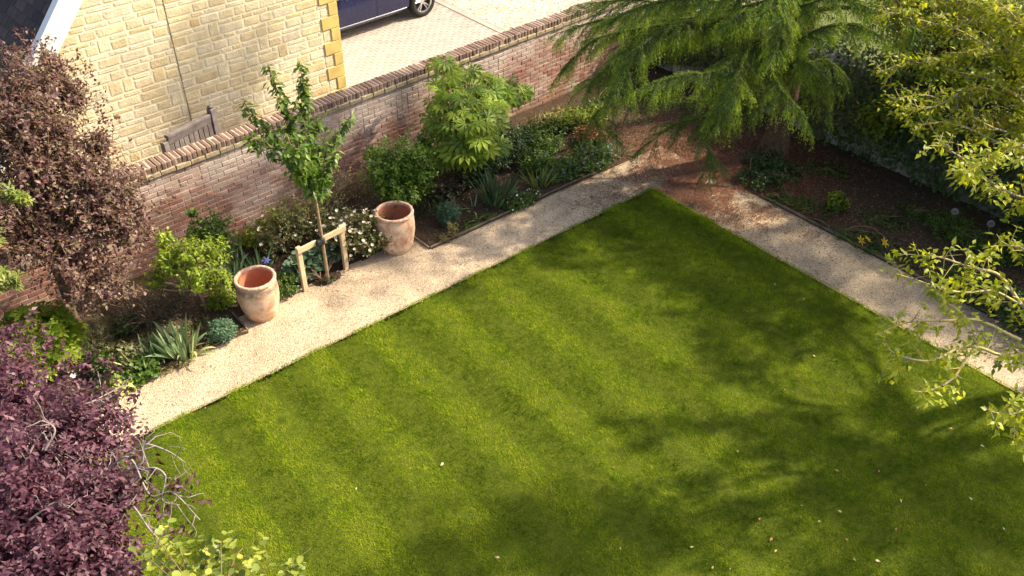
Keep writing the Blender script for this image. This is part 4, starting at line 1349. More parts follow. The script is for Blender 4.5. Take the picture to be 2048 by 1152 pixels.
def mat_lichen():
    m, n, l, b = new_mat('lichen_bark')
    r = ramp(n, [(.42, (.26, .22, .15)), (.52, (.42, .34, .14)), (.62, (.52, .36, .07))]); l.new(noise(n, l, 6, 5, .6), r.inputs['Fac'])
    l.new(r.outputs['Color'], b.inputs['Base Color']); b.inputs['Roughness'].default_value = .9
    return m
M_LICHEN = mat_lichen()
fk = np.array((1.9, -7.0, 1.9))
fk2 = np.array((1.7, -6.9, 2.8))
wal = [
    [fk, P(2110, 690, 9.7), P(1950, 697, 9.2), P(1853, 715, 8.9), P(1793, 713, 8.8), P(1768, 685, 8.75)],
    [P(1950, 697, 9.2), P(1930, 725, 9.0), P(1900, 762, 8.9), P(1830, 780, 8.7)],
    [P(2040, 680, 9.4), P(1930, 635, 9.3), P(1829, 650, 9.1), P(1757, 660, 9.0)],
    [fk, P(2140, 620, 9.9), P(2043, 610, 9.7), P(1969, 580, 9.5), P(1869, 577, 9.3), P(1789, 543, 9.2)],
    [P(2043, 610, 9.7), P(1990, 545, 9.6), P(1900, 525, 9.4), P(1830, 510, 9.3)],
    [fk2, P(2150, 520, 9.9), P(2040, 500, 9.7), P(1980, 490, 9.6)],
    [fk2, P(2140, 400, 10.2), P(1990, 370, 10.0), P(1913, 307, 9.9), P(1870, 280, 9.9)],
    [fk2, P(2180, 430, 9.9), P(2060, 300, 9.9), P(1970, 320, 9.7), P(1930, 360, 9.6)],
    [fk2, P(2150, 300, 10.4), P(2030, 190, 11.9), P(1960, 180, 11.8), P(1860, 210, 11.7), P(1815, 225, 11.7)],
    [fk2, P(2160, 200, 10.4), P(2048, 100, 12.0), P(1950, 110, 12.0), P(1850, 120, 12.1)],
    [fk2, P(2160, 150, 10.4), P(2048, 50, 11.9), P(2016, 20, 11.9), P(1960, -20, 12.0)],
    [fk2, P(2200, 100, 10.8), P(2000, 40, 12.5), P(1880, 40, 12.7), P(1800, 80, 12.8)],
    [fk2, P(2200, 250, 10.6), P(2060, 230, 12.3), P(1960, 250, 12.4), P(1880, 250, 12.5)],
    [fk2, P(2150, 250, 11.5), P(1950, 150, 12.0), P(1820, 130, 12.2), P(1752, 140, 12.2)],
    [fk2, P(2180, 200, 11.6), P(1930, 70, 12.3), P(1810, 30, 12.4), P(1755, 45, 12.4)],
    [fk2, P(2150, 300, 11.4), P(1940, 235, 11.8), P(1850, 185, 12.0), P(1785, 205, 12.0)],
    [fk2, P(2180, 150, 11.6), P(1960, 10, 12.5), P(1850, 0, 12.6), P(1780, -5, 12.6)],
    [fk2, P(2160, 330, 11.2), P(2000, 290, 11.5), P(1900, 240, 11.7), P(1830, 260, 11.7)],
    [fk2, P(2120, 820, 8.9), P(2048, 830, 8.5), P(1975, 815, 8.2)],
    [fk2, P(2180, 350, 10.9), P(2080, 130, 12.7), P(1920, 0, 12.9), P(1850, -40, 13.0)],
]
up_c = np.array((2.4, -7.5, 4.0))
rr = np.random.default_rng(4)
for k in range(13):
    a = k * 2.4; el = rr.uniform(.15, 1.1)
    d = np.array((math.cos(a) * math.cos(el), math.sin(a) * math.cos(el), math.sin(el)))
    L = rr.uniform(1.2, 2.2)
    q = up_c + d * L
    if q[0] < .9 or q[1] > -6.4: continue
    wal.append([fk2 + (up_c - fk2) * rr.random(), up_c + d * L * .5 + UP * .1, q])
limb_tree('walnut_tree', 'yellow-green leafy tree with orange lichened twigs overhanging the right path', 'tree', (2.2, -7.2), [(2.2, -7.2, -.05), (2.1, -7.1, 1.0), tuple(fk), tuple(fk2), tuple(up_c)], wal, 8, T_LEAF, .090, .045, F_WALNUT, side=.50, every=.060, per=7, droop=.55, tl=.19, nparts=300, r0=.16, limb_r=.024, bark=M_BARK, twigmat=M_LICHEN, start=.38, bare=.12, sparse=(0, 1, 2, 3, 4, 5, 18))

# trees and tall shrubs beyond the rubble wall
shrub('hawthorn_tree', 'bushy mid-green tree behind the rubble wall right of the cedar', 'tree', (4.5, -2.3),
      [(4.0, -2.0, 1.9, .75, .7, .6), (4.1, -3.1, 2.1, .85, .8, .65), (4.9, -1.5, 2.3, 1.0, .8, .8), (4.6, -2.5, 2.5, .9, .9, .6), (5.3, -.8, 2.3, .9, .8, .8), (5.2, -2.6, 2.6, .9, .9, .6)], 3200, 6, .15, .080, .050, T_SMALL, F_HEDGE, 31, nstems=50, r0=.05, r1=.006, absolute=True, mass='crown', twigs=True, trunk=[(4.5, -2.3, 0), (4.5, -2.3, 1.4)], group='trees beyond the rubble wall')
shrub('elder_tree', 'yellow-green loose tree behind the rubble wall at the upper right', 'tree', (4.7, -4.6),
      [(4.1, -4.1, 2.0, .8, .8, .7), (4.2, -5.3, 2.2, .9, .9, .7), (5.0, -4.6, 2.6, 1.0, 1.0, .7), (4.9, -3.6, 2.5, .8, .7, .6), (4.3, -6.4, 2.2, .8, .8, .7)], 2800, 6, .16, .10, .055, T_SMALL, F_WALNUT, 32, nstems=50, r0=.05, r1=.006, absolute=True, mass='crown', twigs=True, trunk=[(4.7, -4.6, 0), (4.7, -4.6, 1.5)], group='trees beyond the rubble wall')
# tall trees standing out of view to the right: their crowns throw the shade on the lawn
def shade_tree(base, lobes, seed, label, n=420, ll=.17):
    shrub('shade_tree', label, 'tree', base, lobes, n, 6, .30, ll, ll * .6, T_SMALL, F_HEDGE, seed, nstems=40, r0=.10, r1=.012, absolute=True, mass='crown', trunk=[(base[0], base[1], 0), (base[0], base[1], 2.0), (base[0], base[1], lobes[0][2] - .3)], inner=.2, lump=.3)
# ivy over the rubble wall
def ivy():
    r = np.random.default_rng(12)
    e = empty('ivy', (3.55, -3.5, 0), 0, 'dark ivy covering the rubble wall behind the right border', 'ivy')
    n = 14000
    y = r.uniform(-9, 3.4, n); z = r.beta(1.3, 1.0, n) * 1.55
    # bare patches where stone shows
    bare = wav(y, z * 1.5, 2.6, 60) + (.40 - z) * .7
    ok = bare < .36
    y, z = y[ok], z[ok]; n = len(y)
    x = 3.50 - r.random(n) ** 2 * .22 * np.clip(z * 1.2, .2, 1) - .06 * np.maximum(0, wav(y, z, 6, 61))
    Pp = np.stack((x, y, z), -1)
    D = norm(np.stack((-.5 + r.normal(0, .3, n), r.normal(0, .6, n), -.6 + r.normal(0, .4, n)), -1))
    N = norm(np.stack((-.9 + r.normal(0, .3, n), r.normal(0, .3, n), .4 + r.normal(0, .3, n)), -1))
    L = r.uniform(.045, .08, n)
    # top cushion
    m = 5200
    yt = r.uniform(-9, 3.4, m); xt = 3.75 + r.normal(0, .17, m); zt = 1.5 + np.abs(r.normal(0, .16, m)) * (1 + .6 * wav(yt, xt, 3, 62))
    Pt = np.stack((xt, yt, zt), -1)
    Dt = norm(np.stack((r.normal(-.2, .6, m), r.normal(0, .6, m), r.normal(-.1, .4, m)), -1)); Nt = norm(np.stack((r.normal(-.3, .3, m), r.normal(0, .3, m), np.ones(m)), -1))
    Pp = np.concatenate((Pp, Pt)); D = np.concatenate((D, Dt)); N = np.concatenate((N, Nt)); L = np.concatenate((L, r.uniform(.05, .085, m)))
    put_leaves(e, T_IVY, Pp, D, N, L, L * .95, F_IVY, 120)
ivy()
shrub('hazel_bush', 'mid-green leafy spray hanging over ivy behind the border, right of the cedar trunk', 'bush', (3.3, -1.9), [(-.15, 0, 1.0, .30, .42, .34), (-.1, -.3, 1.25, .3, .34, .3), (-.1, -.9, 1.2, .25, .3, .3)], 300, 6, .12, .085, .06, T_LEAF, F_HEDGE, 90, nstems=0, nparts=60)

# ------------------------------------------------------------------ left side trees
shrub('copper_tree', 'bronze purple-leaved small tree in front of the stone house gable', 'tree', (-8.62, 2.25),
      [(*P(60, 330, 10.9), .62, .60, .62), (*P(60, 170, 10.9), .42, .42, .55), (*P(215, 390, 11.1), .45, .45, .55), (*P(130, 480, 11.0), .62, .58, .55), (*P(190, 560, 11.2), .42, .42, .36), (*P(20, 240, 10.6), .55, .5, .6), (*P(195, 290, 11.2), .22, .22, .28), (*P(-60, 450, 10.6), .6, .6, .7), (*P(105, 135, 11.2), .20, .2, .34), (*P(140, 190, 11.2), .24, .24, .3), (*P(250, 440, 11.2), .3, .3, .4), (*P(125, 270, 11.0), .30, .3, .36), (*P(160, 350, 11.0), .36, .36, .36)],
      5600, 6, .13, .060, .034, T_LEAF, F_BRONZE, 41, droop=.35, flat=.9, nstems=70, r0=.030, r1=.004, absolute=True, mass='crown', trunk=[(-8.62, 2.25, 0), (-8.6, 2.28, .8), (-8.62, 2.3, 1.3)], twigs=True, lump=.42, inner=.25, nparts=300, spread=.8)
shrub('plum_tree', 'dark purple-leaved plum tree nearest the camera at the lower left', 'tree', (-10.35, -3.1),
      [(*P(70, 930, 6.7), .62, .62, .50), (*P(110, 1080, 6.3), .55, .55, .45), (*P(20, 770, 7.2), .42, .42, .38), (*P(165, 850, 7.0), .36, .40, .30), (*P(215, 990, 6.7), .26, .28, .30), (*P(200, 1120, 6.3), .30, .3, .35), (*P(-60, 1000, 6.6), .6, .6, .6), (*P(60, 1180, 6.0), .5, .5, .4), (*P(-40, 680, 7.5), .3, .3, .25)],
      4300, 7, .12, .058, .027, T_LEAF, F_PLUM, 42, droop=.45, flat=1.0, spread=.75, nstems=60, r0=.030, r1=.003, absolute=True, mass='crown', trunk=[(-10.35, -3.1, 0), (-10.3, -3.05, 1.2), (-10.2, -3.0, 2.0)], twigs=False, lump=.28, inner=.25, nparts=300, stem_mat=M_TWIGG)
plum = bpy.data.objects['plum_tree']
def bare_branch(root, paths, mat, r0=.010, name='bare_branch'):
    tb = []
    r = np.random.default_rng(55)
    for ctrl in paths:
        c = curve_pts(ctrl, 6); tb.append((c, np.linspace(r0, r0 * .3, len(c))))
        for k in range(3, len(c), 2):
            d = norm(r.normal(0, 1, 3) + norm(c[k] - c[k - 1]) * .8); L = r.uniform(.06, .22)
            q = c[k] + d * L
            tb.append((np.array((c[k], (c[k] + q) / 2 + r.normal(0, .015, 3), q, q + norm(d + r.normal(0, .6, 3)) * L * .4)), np.array((.004, .003, .0022, .0012))))
    V, F = tube_arrays(tb, 5)
    tag(link(name, fast_mesh(name, V, F, mat, True), root), kind='stuff')
bare_branch(plum, [
    [P(150, 1000, 6.7), P(225, 930, 6.6), P(262, 918, 6.55), P(300, 990, 6.5), P(345, 985, 6.5), P(400, 1040, 6.5)],
    [P(200, 960, 6.7), P(280, 930, 6.6), P(288, 890, 6.6), P(335, 902, 6.6), P(370, 925, 6.6)],
    [P(230, 1010, 6.6), P(290, 940, 6.55), P(330, 950, 6.5), P(325, 1000, 6.5), P(360, 1010, 6.5)],
    [P(60, 860, 6.9), P(130, 820, 6.9), P(180, 805, 6.9), P(210, 790, 7.0), P(250, 770, 7.1)],
    [P(20, 990, 6.5), P(80, 870, 6.6), P(100, 900, 6.6), P(130, 940, 6.5)],
    [P(0, 1020, 6.4), P(20, 1060, 6.3), P(60, 1100, 6.2)],
    [P(240, 1040, 6.5), P(262, 1010, 6.4), P(300, 1060, 6.3), P(330, 1090, 6.3)],
    [P(60, 1040, 6.2), P(110, 1005, 6.2), P(140, 1020, 6.2)],
    [P(90, 900, 6.5), P(110, 860, 6.5), P(85, 840, 6.5)]], M_TWIGG, .011)
# sparse leaf tufts on the outer shoots of the plum
def tufts(root, pts, seed, T, ll, lw, mat, n=14, rad=.09, nparts=0, per=4, droop=.25):
    r = np.random.default_rng(seed)
    tips = np.concatenate([np.asarray(p) + r.normal(0, rad, (n, 3)) for p in pts]); u = norm(r.normal(0, 1, tips.shape))
    Pp, D, N, L, W, td = twig_leaves(tips, u, r, per, .07, ll, lw, droop, .3)
    put_leaves(root, T, Pp, D, N, L, W, mat, nparts, mass='outer_foliage')
tufts(plum, [P(375, 975, 6.5), P(345, 985, 6.5), P(320, 1035, 6.4), P(340, 1070, 6.3), P(285, 950, 6.55), P(265, 980, 6.6), P(235, 840, 7.0), P(250, 800, 7.1), P(215, 730, 7.2), P(300, 1000, 6.5), P(255, 890, 6.8), P(60, 640, 7.6), P(180, 720, 7.3)], 56, T_LEAF, .058, .030, F_PLUM, n=7, rad=.055)

copper = bpy.data.objects['copper_tree']
tufts(copper, [P(160, 122, 11.1), P(85, 92, 11.0), P(60, 80, 10.9), P(140, 145, 11.1), P(205, 230, 11.2), P(232, 250, 11.2), P(262, 330, 11.3), P(285, 360, 11.3), P(300, 420, 11.3), P(318, 412, 11.3), P(292, 470, 11.3), P(270, 520, 11.3), P(235, 600, 11.3), P(170, 160, 11.1), P(30, 95, 10.8), P(190, 190, 11.1)], 57, T_LEAF, .058, .034, F_BRONZE, n=9, rad=.075)
tufts(plum, [P(20, 650, 7.5), P(110, 690, 7.4), P(150, 735, 7.2), P(265, 850, 6.9), P(270, 925, 6.7), P(200, 775, 7.1), P(70, 665, 7.5)], 58, T_LEAF, .056, .028, F_PLUM, n=8, rad=.06)
# sapling with round pale leaves at the bottom of the view
shrub('katsura_tree', 'pale green round-leaved sapling at the bottom edge beside the purple plum', 'tree', (-8.95, -5.1),
      [(*P(400, 1130, 5.9), .26, .30, .26), (*P(500, 1150, 5.8), .28, .28, .22), (*P(440, 1200, 5.7), .4, .4, .3), (*P(330, 1110, 6.0), .22, .22, .22), (*P(570, 1150, 5.7), .16, .16, .16)],
      150, 5, .15, .055, .050, T_ROUND, F_KATSURA, 43, droop=.5, upb=.9, nstems=26, r0=.007, r1=.0015, absolute=True, mass='crown', trunk=[(-8.95, -5.1, 0), (-8.95, -5.1, 1.5), tuple(P(440, 1260, 5.7))], twigs=True, nparts=220, inner=.3)
# lobed-leaf tree reaching in at the left edge
limb_tree('maple_tree', 'pale green lobed-leaf branches reaching in at the left edge', 'tree', (-11.2, 1.2), [(-11.2, 1.2, -.05), (-11.2, 1.2, 1.2), (-11.0, 1.3, 2.2)],
      [[(-11.0, 1.3, 1.9), P(-60, 400, 9.8), P(15, 385, 9.8), P(50, 395, 9.8)], [(-11.1, 1.25, 1.5), P(-70, 580, 9.6), P(5, 570, 9.6), P(40, 560, 9.6)], [(-11.1, 1.25, 1.7), P(-70, 500, 9.7), P(-10, 470, 9.7)]],
      44, T_MAPLE, .10, .10, F_MAPLE, side=.22, every=.08, per=4, droop=.5, tl=.12, nparts=120, r0=.05, limb_r=.012, start=.5)

# ------------------------------------------------------------------ young cherry
def cherry():
    b = np.array((-5.45, 1.205, 0.0))
    top = P(630, 380, 12.15)
    t0 = np.array((-5.45, 1.20, 1.45))
    lim = [[t0, P(625, 330, 12.0), P(612, 250, 11.9), P(604, 190, 11.75), P(601, 122, 11.65)],
           [t0, P(612, 330, 11.9), P(585, 260, 11.8), P(562, 200, 11.7), P(540, 130, 11.6)],
           [t0, P(600, 340, 11.95), P(560, 300, 11.9), P(520, 245, 11.85), P(492, 205, 11.8)],
           [t0, P(610, 350, 11.8), P(570, 320, 11.6), P(530, 290, 11.5), P(488, 268, 11.5)],
           [t0, P(640, 330, 12.1), P(665, 290, 12.1), P(685, 255, 12.15), P(697, 228, 12.15)],
           [t0, P(645, 350, 11.9), P(660, 325, 11.8), P(672, 300, 11.75)],
           [t0, P(625, 310, 12.2), P(625, 270, 12.3), P(632, 245, 12.3)],
           [t0, P(605, 330, 11.6), P(585, 300, 11.4), P(570, 270, 11.35)]]
    limb_tree('cherry_tree', 'slim young cherry tree tied to a timber stake frame on the gravel', 'tree', b[:2], [tuple(b - UP * .05), (-5.44, 1.21, .7), tuple(t0)], lim, 66, T_LEAF, .125, .058, F_CHERRY, side=.15, every=.062, per=5, droop=.95, tl=.11, nparts=300, r0=.026, limb_r=.013, bark=plain('young_bark', (.30, .21, .13), .7, .3, nscale=25, namt=.3), start=.12, upb=.5)
cherry()
shrub('groundcover_plant', 'small mossy green tuft at the foot of the young tree', 'plant', (-5.43, 1.19), [(0, 0, .05, .12, .07, .05)], 60, 5, .05, .028, .02, T_SMALL, F_OLIVE, 190, nstems=0)

# ------------------------------------------------------------------ fatsia by the wall
def fatsia():
    r = np.random.default_rng(91)
    base = (-1.75, 2.72)
    e = empty('fatsia_shrub', (*base, 0), 0, 'tall glossy yellow-green shrub with big fingered leaves against the brick wall', 'shrub')
    # whorl centres placed over the shrub's outline
    cs = []
    spots = [(890, 125, 14.4), (905, 150, 14.3), (930, 140, 14.5), (880, 165, 14.3), (940, 170, 14.3), (960, 155, 14.6), (985, 160, 14.7), (1010, 165, 14.9), (1030, 180, 15.0), (1005, 185, 14.6), (975, 180, 14.4),
             (900, 190, 14.1), (930, 200, 14.0), (955, 200, 14.1), (985, 205, 14.3), (1015, 195, 14.7), (890, 215, 14.1), (915, 225, 13.9), (940, 225, 13.9), (970, 225, 14.0), (995, 220, 14.3), (880, 240, 14.2), (905, 250, 13.9),
             (935, 250, 13.8), (960, 245, 13.8), (985, 240, 14.1), (885, 265, 14.2), (915, 275, 13.9), (945, 275, 13.8), (970, 265, 13.9), (880, 290, 14.2), (905, 300, 14.0), (935, 305, 13.9), (965, 295, 13.9), (985, 285, 14.1), (900, 315, 14.2), (945, 315, 14.1), (870, 300, 14.4), (870, 255, 14.5), (868, 205, 14.5), (1040, 185, 15.1)]
    pts = np.array([P(*s) for s in spots])
    Pp, D, N, L = [], [], [], []
    stems = []
    for c in pts:
        n = r.integers(5, 8)
        for k in range(n):
            a = 2 * math.pi * k / n + r.uniform(-.4, .4)
            out = np.array((math.cos(a), math.sin(a), 0))
            pet = c + out * r.uniform(.05, .15) + UP * r.uniform(-.06, .05)
            stems.append((np.array((c, (c + pet) / 2 + UP * .02, pet)), np.array((.004, .003, .003))))
            Pp.append(pet); D.append(norm(out * .8 + np.array((-.12, -.30, 0)) - UP * r.uniform(.05, .55) + r.normal(0, .15, 3)))
            N.append(norm(UP * .75 + out * .25 + np.array((-.25, -.5, 0)) + r.normal(0, .14, 3))); L.append(r.uniform(.15, .245))
        q = np.array((base[0] + r.normal(0, .06), base[1] + r.normal(0, .05), 0))
        cc = curve_pts((q, q * .45 + c * .55 + np.array((.0, .08, .1)), c), 5); stems.append((cc, np.linspace(.016, .007, len(cc))))
    Pp, D, N, L = map(np.array, (Pp, D, N, L))
    put_leaves(e, T_FATSIA, Pp, D, N, L, L * 1.0, F_FATSIA, 300)
    V, F = tube_arrays(stems, 6)
    tag(link('stem', fast_mesh('stem', V, F, plain('green_stem', (.12, .14, .03), .6, .3, nscale=9)), e), kind='stuff')
fatsia()

# ------------------------------------------------------------------ left bed, left to right
def S(name, label, cat, px, lobes, *a, **k):
    """a shrub rooted where the photo's pixel meets the soil"""
    a = list(a); a[0] = int(a[0] * 1.9)
    lobes = [(x[0], x[1], x[2] * 1.22, x[3] * 1.2, x[4] * 1.2, x[5] * 1.25) for x in lobes]
    g = G(*px); return shrub(name, label, cat, (g[0], g[1]), lobes, *a, **k)
S('hydrangea_bush', 'lime-green broad lobed-leaf bush below the bronze tree at the left', 'bush', (105, 735), [(0, 0, .42, .42, .40, .34), (-.38, .0, .38, .36, .34, .30), (.18, -.05, .30, .3, .26, .26), (-.5, -.25, .3, .35, .3, .25)], 230, 5, .16, .15, .15, T_OAKLEAF, F_LIME, 101, nparts=180, droop=.2, flat=1.0)
S('lavender_bush', 'rounded grey-green fine-leaved bush beside the lime-green bush', 'bush', (190, 715), [(0, 0, .25, .30, .28, .27)], 420, 6, .07, .028, .007, T_SMALL, F_OLIVE, 102, nstems=14, lump=.08)
S('dusky_bush', 'low dark brownish twiggy bush in the shade under the small lime shrub', 'bush', (305, 645), [(0, 0, .20, .50, .30, .20), (-.35, .15, .22, .3, .28, .22), (.32, .05, .18, .3, .24, .18)], 650, 6, .07, .026, .010, T_SMALL, F_DUSK, 103, nstems=20, lump=.12)
S('fern_plant', 'small dark leafy plant in shade beside the grey-green bush', 'plant', (255, 665), [(0, 0, .12, .20, .16, .12)], 70, 5, .08, .05, .03, T_LEAF, F_DKGREEN, 104, nstems=6)
e, tips = S('rose_bush', 'small rose bush with a single white flower near the left irises', 'bush', (255, 735), [(0, 0, .18, .25, .18, .18), (-.22, -.02, .14, .2, .16, .13)], 120, 6, .08, .05, .032, T_LEAF, F_OLIVE, 105, nstems=8, nparts=60)
blooms(e, bloom_mesh('flower', M_WHITEP, 8, .4), [G(261, 698, .26)], .062, np.random.default_rng(1))
blooms(e, bloom_mesh('flower', M_WHITEP, 8, .4), [G(147, 752, .30)], .045, np.random.default_rng(2))
S('geranium_plant', 'bright green crinkled low plant at the path edge left of the big iris', 'plant', (278, 760), [(0, 0, .10, .24, .15, .11)], 150, 5, .07, .055, .045, T_ROUND, F_GREEN, 106, nstems=6, nparts=60)
S('hosta_plant', 'pale yellow-edged broad-leaved hosta at the path edge', 'plant', (240, 785), [(0, 0, .08, .17, .12, .09)], 26, 4, .06, .12, .075, T_LEAF, foliage('leaf_hosta', [(0, (.20, .26, .04)), (.6, (.38, .42, .10)), (1, (.55, .55, .22))], trans=.35), 107, nstems=4, nparts=80)
iris('slim dark green sword-leaved clump beside the pale hosta', G(205, 790)[:2], 18, .36, .026, F_IRISDK, 108)
iris('small loose pale iris clump left of the big iris', G(290, 738)[:2], 18, .50, .046, F_IRIS, 109, spread=.5, kinds=(3, 3, 3, 2))
iris('largest pale grey-green iris clump by the path, left of the scurfy pot', G(366, 712)[:2], 48, .52, .050, F_IRIS, 110, spread=.44, rad=.15, kinds=(6, 4, 1.4, 1))
iris('half-hidden narrow iris clump joined to the left of the big iris', G(318, 716)[:2], 24, .46, .046, F_IRIS, 111, spread=.5)
S('spurge_plant', 'rounded blue-green feathery plant at the path corner by the scurfy pot', 'plant', (449, 680), [(0, 0, .14, .17, .15, .14)], 230, 6, .05, .032, .013, T_SMALL, F_BLUEGREEN, 112, nstems=10, lump=.1)
shrub('acer_shrub', 'low lime-green spreading shrub on a forked stem left of the scurfy pot', 'shrub', (-7.12, 1.66),
      [(*P(340, 520, 11.5), .25, .25, .20), (*P(400, 545, 11.5), .30, .28, .22), (*P(430, 500, 11.7), .2, .2, .2), (*P(330, 480, 11.6), .14, .14, .17), (*P(380, 500, 11.4), .25, .25, .18), (*P(445, 560, 11.5), .15, .18, .16), (*P(310, 555, 11.6), .16, .16, .12)],
      560, 6, .10, .062, .032, T_LEAF, F_LIME, 113, absolute=True, droop=.55, nstems=40, r0=.013, r1=.002, twigs=True, nparts=220, trunk=[(-7.12, 1.66, -.02), (-7.10, 1.68, .15), (-7.14, 1.72, .36)], stem_mat=plain('pale_twig', (.33, .24, .16), .8, nscale=20))
shrub('photinia_shrub', 'mid-green upright shrub behind the lime-green one against the brick wall', 'shrub', (-6.55, 2.45),
      [(*P(425, 460, 12.3), .26, .26, .30), (*P(385, 425, 12.4), .08, .08, .22), (*P(440, 490, 12.3), .26, .24, .22), (*P(400, 470, 12.3), .2, .2, .2)],
      320, 6, .10, .065, .036, T_LEAF, F_GREEN, 114, absolute=True, droop=.4, nstems=18, nparts=100)
S('fern_plant', 'small yellow-green feathery fern left of the scurfy pot', 'plant', (447, 612), [(0, 0, .13, .19, .15, .12)], 110, 6, .08, .05, .018, T_SMALL, F_LIME, 115, nstems=6)
iris('blue-green iris clump behind the scurfy pot, near the wall', G(478, 545)[:2], 20, .46, .032, F_IRISDK, 116, spread=.5)
e = iris('blue-flowered iris clump behind the scurfy pot rim', G(520, 552)[:2], 20, .46, .032, F_IRISDK, 117, spread=.5, kinds=(4, 3, 2, 1))
bl = bloom_mesh('flower', M_BLUEP, 6, -.1, .2)
blooms(e, bl, [G(526, 524, .30), G(533, 520, .34)], .06, np.random.default_rng(3))
e, tips = S('catmint_plant', 'leafy plant with grey-blue flower spikes right of the scurfy pot', 'plant', (572, 592), [(0, 0, .16, .20, .16, .17), (-.14, .12, .2, .14, .14, .18)], 150, 6, .08, .05, .022, T_LEAF, F_GREEN, 118, nstems=12, nparts=40)
blooms(e, bl, [G(548, 545, .30), G(553, 556, .26), G(556, 570, .18), G(546, 538, .34)], .04, np.random.default_rng(4))
S('brunnera_plant', 'grey-green heart-leaved clump behind the tree stake frame', 'plant', (645, 560), [(-.02, .28, .15, .26, .14, .15), (-.24, .26, .14, .16, .13, .14), (.26, .30, .15, .18, .14, .15)], 150, 4, .10, .095, .085, T_ROUND, F_HEART, 119, nstems=10, nparts=200, flat=1.1)
e, tips = S('rose_bush', 'twiggy cream-flowered rose bush behind the left stake', 'bush', (600, 500), [(0, .1, .36, .50, .28, .30), (.45, .15, .34, .40, .28, .28), (-.3, .05, .25, .28, .24, .2)], 330, 6, .10, .048, .030, T_LEAF, F_ROSE, 120, nstems=40, r0=.007, twigs=True, nparts=60, lump=.3)
r9 = np.random.default_rng(5)
rose_me = bloom_mesh('flower', M_CREAM, 7, .5)
blooms(e, rose_me, tips[r9.choice(len(tips), 26, replace=False)] + UP * .03, .028, r9)
e, tips = S('rose_bush', 'dense cream-flowered rose bush spilling against the smooth pale pot', 'bush', (735, 510), [(0, .05, .32, .36, .30, .28), (.25, -.1, .24, .28, .22, .2), (-.25, .2, .36, .30, .26, .26)], 420, 6, .10, .048, .030, T_LEAF, F_ROSE, 121, nstems=40, r0=.007, twigs=True, nparts=100, lump=.25)
px, py, dd = proj(tips); o = np.argsort(dd)[:160]
blooms(e, rose_me, tips[r9.choice(o, 60, replace=False)] + UP * .035, .031, r9)
S('climber_plant', 'dry yellowish climbing stems along the foot of the brick wall', 'plant', (660, 430), [(0, .1, .35, .60, .14, .34), (.7, .15, .3, .4, .14, .28)], 150, 4, .10, .035, .018, T_SMALL, F_STRAW, 122, nstems=40, r0=.004, r1=.0015, twigs=True, lump=.4)
shrub('camellia_shrub', 'rounded dense dark green shrub left of the big fingered-leaf shrub', 'shrub', (-3.35, 2.50),
      [(*P(800, 322, 13.9), .42, .38, .40), (*P(765, 345, 13.8), .34, .3, .36), (*P(838, 335, 13.9), .34, .3, .38), (*P(845, 290, 14.2), .14, .14, .24), (*P(745, 310, 14.1), .14, .14, .2), (*P(800, 385, 13.8), .34, .3, .24)],
      1150, 6, .10, .064, .036, T_LEAF, F_CAMELLIA, 123, absolute=True, droop=.35, nstems=24, nparts=160)
S('spurge_plant', 'rounded blue-green plant right of the smooth pot beside bare soil', 'plant', (898, 450), [(0, 0, .18, .17, .16, .17)], 260, 6, .06, .034, .014, T_SMALL, foliage('leaf_teal', [(0, (.03, .08, .045)), (.6, (.05, .12, .06)), (1, (.09, .16, .08))], trans=.25), 124, nstems=10, lump=.1)
S('weed_plant', 'small straggly yellow-tinged plant at the path edge right of the smooth pot', 'plant', (906, 477), [(0, 0, .12, .08, .08, .13), (-.14, .0, .05, .08, .06, .05)], 46, 5, .06, .05, .018, T_LEAF, F_STRAW, 125, nstems=6, nparts=30)
S('viburnum_bush', 'dark green low bush behind the irises below the fingered-leaf shrub', 'bush', (985, 345), [(0, .05, .28, .46, .32, .26), (.5, .2, .26, .42, .32, .25), (-.45, .0, .18, .34, .26, .18)], 620, 6, .10, .055, .036, T_LEAF, F_DKGREEN, 126, nstems=24, nparts=60)
S('heuchera_plant', 'dark low mixed plants in shade between rounded bush and irises', 'plant', (905, 390), [(0, 0, .12, .30, .2, .12)], 140, 5, .09, .055, .04, T_ROUND, F_DUSK, 127, nstems=6)
iris('tall blue-green iris clump in the middle of the shaded bed', G(990, 412)[:2], 40, .62, .034, F_IRISDK, 128, spread=.55, rad=.13)
iris('yellow-green iris clump right of the tall blue-green one', G(1078, 378)[:2], 24, .50, .030, foliage('leaf_iris_yellow', [(0, (.09, .14, .03)), (1, (.24, .26, .07))], trans=.3), 129, spread=.55)
iris('straggly narrow leaves at the left of the tall blue-green iris', G(945, 420)[:2], 8, .30, .024, F_IRIS, 130, spread=.9, kinds=(1, 2, 3, 2))
e, tips = S('candytuft_plant', 'low white-flowered cushion at the path edge below the irises', 'plant', (1045, 412), [(0, 0, .10, .30, .14, .11)], 190, 6, .06, .035, .014, T_SMALL, F_GREEN, 131, nstems=6)
blooms(e, bloom_mesh('flower', M_WHITEP, 6, .2), tips[np.random.default_rng(6).choice(len(tips), 26, replace=False)] + UP * .03, .016, r9)
e, tips = S('periwinkle_plant', 'wide blue-flowered ground cover between irises and the path corner', 'plant', (1140, 345), [(0, 0, .11, .50, .30, .12), (.45, -.1, .10, .40, .26, .11), (-.3, .1, .12, .34, .28, .13), (.7, .15, .1, .3, .3, .11)], 620, 6, .08, .042, .028, T_LEAF, F_GREEN, 132, nstems=20, nparts=60)
low = tips[tips[:, 2] > .10]
blooms(e, bloom_mesh('flower', M_BLUEP, 5, .1, .32), low[np.random.default_rng(8).choice(len(low), 34, replace=False)] + UP * .03, .026, r9)
S('fern_plant', 'rusty brown fern below the left edge of the cedar', 'plant', (1180, 285), [(0, 0, .15, .26, .22, .15)], 170, 6, .10, .06, .02, T_SMALL, F_FERN, 133, nstems=8)
